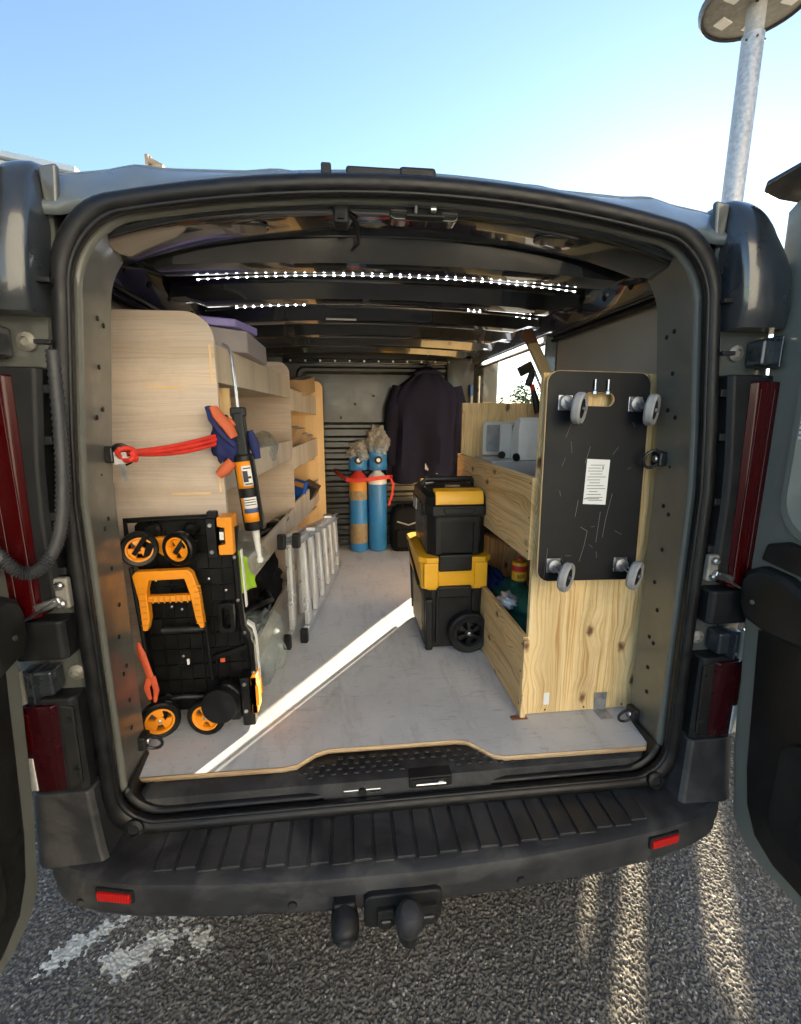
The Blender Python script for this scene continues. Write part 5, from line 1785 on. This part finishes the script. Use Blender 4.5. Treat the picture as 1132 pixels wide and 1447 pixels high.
def dolly():
    L = (.572, .098, 1.066)
    t = thing('furniture_dolly', 'black furniture dolly with four grey casters hung on the pine unit', 'dolly', L, rot=(R(-3.2), R(1.0), 0))
    W2, Hh = .158, .625
    o_ = rrect(-W2, W2, 0, Hh, .035, 6)
    i_ = rrect(-.048, .048, Hh - .098, Hh - .058, .0195, 6)
    ys = (.0, .018)
    rr = [[(x, ys[0], z) for x, z in o_], [(x, ys[0], z) for x, z in i_], [(x, ys[1], z) for x, z in i_], [(x, ys[1], z) for x, z in o_]]
    MB().loft(rr, True, False, True).build('board', 'dolly_black', t, .0015, 1)
    # pale ply edge round the rim
    o2 = rrect(-W2 - .0012, W2 + .0012, -.0012, Hh + .0012, .036, 6)
    MB().loft([[(x, .003, z) for x, z in o2], [(x, .0165, z) for x, z in o2]], True, False).build('board_edge', 'ply_warm', t, solid=.001)
    i2 = rrect(-.0472, .0472, Hh - .0972, Hh - .0588, .0187, 6)
    MB().loft([[(x, .002, z) for x, z in i2], [(x, .0165, z) for x, z in i2]], True, False).build('slot_edge', 'ply_warm', t, solid=.001)
    # two hanging bolts
    for x in (-.019, .021):
        b = MB().tube([(x, -.006, Hh - .060), (x, -.006, Hh - .022)], .0035, 8).build('hanging_bolt', 'steel', t)
        MB().lathe([(.008, 0), (.008, .008), (.005, .011)], (x, -.006, Hh - .064), (0, 0, 1), 6).build('nut', 'steel', b)
    # data plate
    pl = MB().obox((.008, -.0012, .305), (.072, .001, .135), Matrix.Rotation(R(2), 3, 'Y')).build('data_plate', 'paper', t)
    m = MB()
    for k in range(13):
        w_ = .058 if k % 3 else .045
        m.box(.008 - w_ / 2, .008 + w_ / 2 - .006 * (k % 4), -.0024, -.0018, .249 + k * .0088, .2505 + k * .0088)
    m.box(.024, .027, -.0024, -.0018, .342, .352)
    m.box(-.028, .02, -.0024, -.0018, .2535, .2555)
    m.build('plate_print', 'ink', pl)
    # scratches through the black film
    m = MB()
    for p, q in (((-.010, .155), (-.018, .105)), ((-.018, .105), (-.030, .06)), ((-.032, .168), (-.010, .155)), ((.062, .27), (.048, .20)), ((.048, .20), (.040, .135)), ((-.045, .25), (-.052, .20)), ((.028, .215), (.020, .12)), ((-.018, .41), (-.032, .36))):
        a, b = Vector((p[0], -.0007, p[1])), Vector((q[0], -.0007, q[1]))
        d = (b - a).normalized().cross(Vector((0, 1, 0))) * .0005
        m.add([a - d, a + d * .4, b + d, b - d * .3], [(0, 1, 2, 3)])
    rnd = random.Random(21)
    for _ in range(16):
        a = Vector((rnd.uniform(-.14, .14), -.0007, rnd.uniform(.06, .52)))
        b = a + Vector((rnd.gauss(0, .012), 0, rnd.gauss(0, .03)))
        d = (b - a).normalized().cross(Vector((0, 1, 0))) * .00025
        m.add([a - d, a + d, b + d, b - d], [(0, 1, 2, 3)])
    m.build('scratches', 'caster_grey', t)['kind'] = 'stuff'
    # casters
    for x, z, sw in ((-.112, .05, .9), (.104, .05, .75), (-.105, .535, 1.0), (.112, .535, .85)):
        c = MB().box(x - .022, x + .022, -.004, -.0008, z - .022, z + .022).build('caster', 'steel', t, .002, world=False)
        MB().lathe([(.020, -.004), (.022, -.009), (.020, -.016), (.011, -.020)], (x, 0, z), (0, 1, 0), 18).build('swivel', 'galvanised', c, world=False)
        ax = Vector((sw, -.85, -.15)).normalized()
        o = Vector((x + .014, -.060, z - .020))
        w_ = MB().lathe([(.012, -.006), (.028, -.009), (.040, -.0125), (.0445, -.007), (.0445, .007), (.040, .0125), (.028, .009), (.012, .006)], o, ax, 28).build('caster_wheel', 'caster_grey', c, world=False)
        MB().lathe([(.027, -.0088), (.027, .0088)], o, ax, 20).build('hub', 'hole_black', w_, world=False)
        MB().lathe([(.006, -.016), (.006, .016)], o, ax, 10).build('axle', 'steel', w_, world=False)
        for sg in (-1, 1):
            e = o + ax * .0145 * sg
            a = Vector((x, -.020, z)) + ax * .012 * sg
            dv = (a - e)
            sd = dv.normalized().cross(ax) * .012
            th = ax * .0015
            MB().loft([[e - sd * .6 - th, e + sd * .6 - th, e + sd * .6 + th, e - sd * .6 + th], [a - sd * 1.3 - th, a + sd * 1.3 - th, a + sd * 1.3 + th, a - sd * 1.3 + th]], True, True).build('fork', 'galvanised', c, .001, 1, world=False)
    return t


def dolly_mat():
    g = G('dolly_black')
    v = g.map()
    n1 = g.noise(v, 9, 8, .7, .8)
    c = g.ramp(n1.outputs[0], [(.35, (.004, .0045, .006)), (.62, (.008, .009, .011)), (.8, (.022, .022, .024))])
    n2 = g.noise(g.map((40, 1, 9)), 2.4, 5, .8, 1.2)
    f = g.ramp(n2.outputs[0], [(.66, 0.0), (.74, .28)])
    g.set(Base_Color=g.mix(f, c, (.2, .19, .18)), Roughness=g.ramp(n1.outputs[0], [(.3, .42), (.7, .62)]), Specular_IOR_Level=.3)


dolly_mat()
# board is modelled in its own axes, so no world offset
_off = OFF
def _local_dolly():
    global OFF
    saved = dict(OFF)
    t = None
    orig = MB.build
    def b2(s, name, mat, parent=None, *a, **k):
        k['world'] = False
        return orig(s, name, mat, parent, *a, **k)
    MB.build = b2
    t = dolly()
    MB.build = orig
    return t


_local_dolly()


def right_contents():
    # metal box and paper bag on the upper shelf
    t = thing('metal_case', 'open grey metal case on the upper shelf of the pine unit', 'case', (.58, .93, 1.131))
    MB().box(.475, .72, .80, 1.05, 1.133, 1.372).build('case_body', 'grey_box', t, .006)
    lid = [(.505, 1.385), (.70, 1.385), (.70, 1.535), (.505, 1.535)]
    MB().prism(rrect(.505, .72, 1.378, 1.540, .012, 4), 1.04, 1.056, 'Y').build('lid', 'grey_box', t, .004)
    MB().prism(rrect(.522, .703, 1.395, 1.525, .008, 4), 1.036, 1.0405, 'Y').build('lid_inset', 'caster_grey', t)
    MB().lathe([(.016, -.006), (.016, .006)], (.535, .84, 1.395), (0, -1, .2), 16).build('knob', 'rubber', t)
    MB().prism(rrect(.545, .60, 1.374, 1.53, .005, 3), .90, .915, 'Y').build('divider', 'grey_box', t, .002)
    o = MB()
    rr = []
    for z, w_, d, dx in ((1.374, .055, .05, 0), (1.43, .062, .055, .0), (1.50, .058, .045, .004), (1.545, .06, .03, .008), (1.56, .058, .012, .01)):
        rr.append([(.655 + dx + w_ * x + .004 * math.sin(z * 60 + x * 3), .845 + d * y, z) for x, y in ((-1, -.8), (-.3, -1), (.2, -.85), (1, -1), (1.05, 0), (1, 1), (0, .9), (-1, 1), (-.95, 0))])
    o.loft(rr, True, True)
    t2 = thing('paper_bag', 'white paper bag standing in front of the grey metal case', 'bag', (.655, .845, 1.374))
    o.build('bag_body', 'paper', t2, ang=25)
    MB().lathe([(.018, -.005), (.018, .005)], (.585, .79, 1.388), (.5, -1, .2), 16).build('tape_roll', 'rubber', t2)
    # lower bay: can, green cloth bag, dark tool bag
    c = thing('spray_can', 'yellow can with dark lettering in the lower bay of the pine unit', 'can', (.56, .62, .845))
    MB().lathe([(.030, .846), (.032, .85), (.032, .955), (.029, .962), (.012, .966)], (.56, .62, 0), (0, 0, 1), 24).build('can_body', 'can_yellow', c)
    MB().lathe([(.0322, .925), (.0322, .950)], (.56, .62, 0), (0, 0, 1), 24).build('can_band', 'red_print', c)
    m4 = Matrix.Translation(Vector((.555, .5872, .905)) - OFF[c.name]) @ Matrix.Rotation(R(90), 4, 'X')
    text_mesh('lettering', '500', .022, 'ink', c, m4)
    MB().lathe([(.0322, .862), (.0322, .885)], (.56, .62, 0), (0, 0, 1), 24).build('can_band', 'ink', c)
    MB().lathe([(.010, .964), (.010, .980)], (.56, .62, 0), (0, 0, 1), 14).build('nozzle_cap', 'red_print', c)
    o = crumple((.56, .56, .78), (.10, .22, .085), 1.3, .35, mat='green_cloth', name='green_cloth')
    tag(o, 'dark green cloth heaped in the lower bay in front of the yellow can', 'cloth')
    o = crumple((.60, .45, .68), (.13, .24, .125), 9.3, .25, mat='bag_fabric', name='tool_sack', flat=.563)
    tag(o, 'black tool sack filling the lower bay of the pine unit', 'bag')
    o = crumple((.475, .50, .84), (.035, .05, .025), 3.9, .5, mat='grey_box', name='glove')
    tag(o, 'pale grey glove on the edge of the lower bay of the pine unit', 'glove')
    o = crumple((.50, .80, .82), (.05, .10, .05), 6.9, .4, mat='navy_blue', name='rag')
    tag(o, 'dark blue rag in the lower bay behind the tool boxes', 'cloth')
    # flat offcuts on the inner ledge
    o = MB().obox((.475, .72, 1.055), (.05, .34, .012), Matrix.Rotation(R(10), 3, 'Z')).build('offcut', 'brown_wood', None, .002)
    tag(o, 'thin dark wood offcut lying under the pine unit shelf', 'offcut')
    MBs = MB().obox((.50, .55, 1.085), (.04, .30, .010), Matrix.Rotation(R(-6), 3, 'Z')).build('steel_rule', 'steel', None, .001)
    tag(MBs, 'steel strip lying under the pine unit shelf', 'steel strip')
    # timber batten, saw and clamp leaning behind the unit
    b = thing('timber_batten', 'pale timber batten leaning against the right roof rail', 'batten', (.84, .80, 1.42))
    p0, p1 = Vector((.80, .62, 1.42)), Vector((.705, 1.06, 1.965))
    ax = (p1 - p0).normalized()
    sd = ax.cross(Vector((0, 1, 0))).normalized()
    n_ = sd.cross(ax)
    MB().loft([[p + sd * x + n_ * y for x, y in ((-.024, -.012), (.024, -.012), (.024, .012), (-.024, .012))] for p in (p0, p1)], True, True).build('batten', 'ply_warm', b, .002)
    q = p1 - ax * .035
    MB().loft([[q + ax * k + sd * x + n_ * y for x, y in ((-.0245, -.0125), (.0245, -.0125), (.0245, .0125), (-.0245, .0125))] for k in (-.06, .0345)], True, True).build('stained_end', 'brown_wood', b, .002)
    k = thing('bar_clamp', 'bar clamp with black jaw and red grip leaning beside the batten', 'clamp', (.80, .9, 1.42))
    c0, c1 = Vector((.775, .86, 1.55)), Vector((.712, 1.03, 1.80))
    MB().tube([c0 + Vector((.028, 0, -.05)), c1 + Vector((.02, 0, .0))], .006, 6).build('bar', 'steel', k)
    MB().obox(c1 + Vector((-.012, 0, -.012)), (.07, .03, .045), Matrix.Rotation(R(-28), 3, 'Y')).build('jaw', 'tool_black', k, .004)
    MB().obox(c1 + Vector((.012, -.006, -.055)), (.03, .03, .075), Matrix.Rotation(R(18), 3, 'Y')).build('screw_housing', 'dark_steel', k, .006)
    MB().tube([c1 + Vector((.018, -.01, -.085)), c1 + Vector((.026, -.01, -.11))], .012, 10).build('grip_ring', 'red_strap', k)
    MB().tube([c1 + Vector((.026, -.01, -.11)), c1 + Vector((.04, -.012, -.16)), c1 + Vector((.052, -.015, -.22))], [.012, .017, .014], 12).build('grip', 'tool_black', k)


right_contents()


# ================================================================== SURROUNDINGS
def street_lamp():
    t = thing('street_lamp', 'galvanised street lamp post with flat round head behind the van', 'street lamp', (3.92, 3.8, 0))
    x, y = 3.92, 3.8
    MB().lathe([(.13, 0), (.13, .3), (.104, .4), (.098, 5.25)], (x, y, 0), (0, 0, 1), 24).build('post', 'galvanised', t)
    MB().lathe([(.092, 5.25), (.082, 5.26), (.082, 5.52)], (x, y, 0), (0, 0, 1), 24).build('spigot', 'caster_grey', t)
    for a in (200, 250, 320):
        MB().lathe([(.010, 0), (.010, .012)], (x + .096 * math.cos(R(a)), y + .096 * math.sin(R(a)), 5.19), (math.cos(R(a)), math.sin(R(a)), 0), 8).build('clamp_bolt', 'dark_steel', t)
    hd = MB().lathe([(.08, 5.505), (.40, 5.52), (.48, 5.545), (.495, 5.58), (.45, 5.62), (.24, 5.67), (.04, 5.68)], (x, y, 0), (0, 0, 1), 40).build('lamp_head', 'hinge_grease', t)
    MB().lathe([(.45, 5.527), (.47, 5.510), (.492, 5.535), (.498, 5.57)], (x, y, 0), (0, 0, 1), 40, False).build('head_rim', 'dark_steel', hd)
    for dx, dy, rz in ((-.29, -.05, .2), (-.12, -.20, -.2), (.27, -.10, .1), (.16, .24, .1), (-.16, .24, .3)):
        rot = Matrix.Rotation(rz, 3, 'Z')
        MB().obox((x + dx, y + dy, 5.508), (.14, .11, .016), rot).build('lamp_panel', 'paper', hd, .004)
    m = MB().tube([(x - .08, y - .09, 5.46), (x - .09, y - .12, 5.51)], .016, 8)
    m.build('cable_gland', 'rubber', hd)


street_lamp()


def backgrounds():
    # cream building far left, only its sloping roof edge shows over the van
    b = thing('cream_building', 'cream building whose sloping roof edge shows over the left rear corner', 'building', (-12, 17, 0))
    MB().prism([(-17, 0), (-7.45, 0), (-7.45, 8.05), (-17, 9.6)], 14.0, 21, 'Y').build('wall', 'cream_wall', b)
    MB().prism([(-17.2, 9.66), (-7.3, 8.06), (-7.3, 8.20), (-17.2, 9.80)], 13.8, 21.2, 'Y').build('roof', 'cream_wall', b)
    for i in range(4):
        for j in range(2):
            xx, zz = -15.8 + i * 2.1, 1.4 + j * 3.0
            w_ = MB().box(xx, xx + 1.1, 13.95, 14.02, zz, zz + 1.5).build('window', 'window_frame', b)
            MB().box(xx + .08, xx + 1.02, 13.93, 13.96, zz + .08, zz + 1.42).build('pane', 'window_dark', w_)
    # floodlight mast
    f = thing('floodlight_mast', 'tan floodlight mast top poking over the van roof on the left', 'mast', (-5.3, 14, 0))
    MB().lathe([(.09, 0), (.06, 8.62)], (-5.42, 14, 0), (0, 0, 1), 12).build('mast_pole', 'cylinder_brown', f)
    MB().obox((-5.22, 13.95, 8.42), (.38, .2, .13), Matrix.Rotation(R(25), 3, 'Y')).build('floodlight', 'ply_edge', f, .02)
    MB().obox((-5.46, 13.95, 8.52), (.10, .12, .26)).build('floodlight', 'ply_edge', f, .02)
    # sun-lit building behind the photographer (mirrored in the paint)
    h = thing('facing_building', 'sunlit cream building across the yard behind the van', 'building', (7, -9, 0))
    MB().box(-.8, 17, -16, -8.0, 0, 7.5).build('wall', 'cream_wall', h)
    MB().box(-1.2, 17.4, -16.4, -7.7, 7.51, 7.75).build('roof', 'roof_tile', h)
    for i in range(3):
        for j in range(2):
            xx, zz = 8.5 + i * 2.6, 1.0 + j * 3.0
            w_ = MB().box(xx, xx + 1.2, -8.03, -7.96, zz, zz + 1.6).build('window', 'window_frame', h)
            MB().box(xx + .08, xx + 1.12, -7.97, -7.94, zz + .08, zz + 1.52).build('pane', 'window_dark', w_)
    # unseen board fence, added to shade the ground; three gaps let sun streaks through
    fn = thing('shade_fence', 'brown board fence out of view, added to shade the ground right of the van', 'fence', (3.3, 0, 0))
    def board(y0, y1, k):
        MB().box(3.29, 3.315, y0, y1, .06, 1.30 + .012 * (k % 3)).build('board', 'fence_wood', fn)
    gaps = [(3.0, 3.27), (3.53, 3.68), (3.78, 3.875)]
    y, k = -6.0, 0
    while y < 4.4:
        y1 = min(y + .20, 4.4)
        for g0, g1 in gaps:
            if y < g0 < y1:
                y1 = g0
        board(y + .0005, y1 - .0005, k)
        y = y1
        for g0, g1 in gaps:
            if abs(y - g0) < 1e-6:
                y = g1
        k += 1
    MB().box(3.280, 3.2895, 2.98, 3.29, .90, 1.29).build('cross_board', 'fence_wood', fn)  # boards added over two gaps to cut the sun streaks short
    MB().box(3.280, 3.2895, 3.755, 3.90, 1.02, 1.29).build('cross_board', 'fence_wood', fn)
    for yy in (-5.5, -3.5, -1.5, .5, 2.5, 4.3):
        MB().box(3.316, 3.40, yy - .045, yy + .045, 0, 1.36).build('post', 'fence_wood', fn)


backgrounds()


def tree(label, x, y, h, cr, seed, n=1500):
    rnd = random.Random(seed)
    t = thing('tree', label, 'tree', (x, y, 0), 'trees beyond the open sliding door')
    m = MB()
    m.tube([(x, y, 0), (x + .05, y, h * .35), (x + .1, y + .05, h * .7)], [.14, .10, .04], 8)
    for k in range(7):
        a = rnd.random() * 6.28
        z0 = h * (.3 + .35 * rnd.random())
        m.tube([(x + .05, y, z0), (x + math.cos(a) * cr * .4, y + math.sin(a) * cr * .4, z0 + h * .18), (x + math.cos(a) * cr * .7, y + math.sin(a) * cr * .7, z0 + h * .25)], [.05, .03, .012], 6)
    m.build('trunk', 'bark', t)
    lv = MB()
    cl = [(rnd.gauss(0, .45) * cr, rnd.gauss(0, .45) * cr, h * (.62 + .16 * rnd.gauss(0, 1)), cr * (.22 + .22 * rnd.random())) for _ in range(22)]
    for _ in range(n):
        c = rnd.choice(cl)
        d = Vector((rnd.gauss(0, 1), rnd.gauss(0, 1), rnd.gauss(0, 1))).normalized() * c[3] * rnd.random() ** .4
        p = Vector((x + c[0], y + c[1], max(.3, c[2]))) + d
        u = Vector((rnd.gauss(0, 1), rnd.gauss(0, 1), rnd.gauss(0, 1))).normalized()
        v = u.orthogonal().normalized()
        w = .045 + .035 * rnd.random()
        lv.add([p - u * w * 1.5, p + v * w * .7, p + u * w * 1.5, p - v * w * .7], [(0, 1, 2, 3)])
    lv.build('crown', 'leaf', t, flat=True)


tree('small leafy tree seen through the side door next to the front pillar', 7.6, 19.5, 3.0, 1.3, 3)
tree('small leafy tree seen through the side door near the clamp grip', 9.4, 18.0, 2.9, 1.2, 9)
tree('low broad tree at the bottom of the side door view', 8.6, 21.0, 2.5, 1.8, 14)
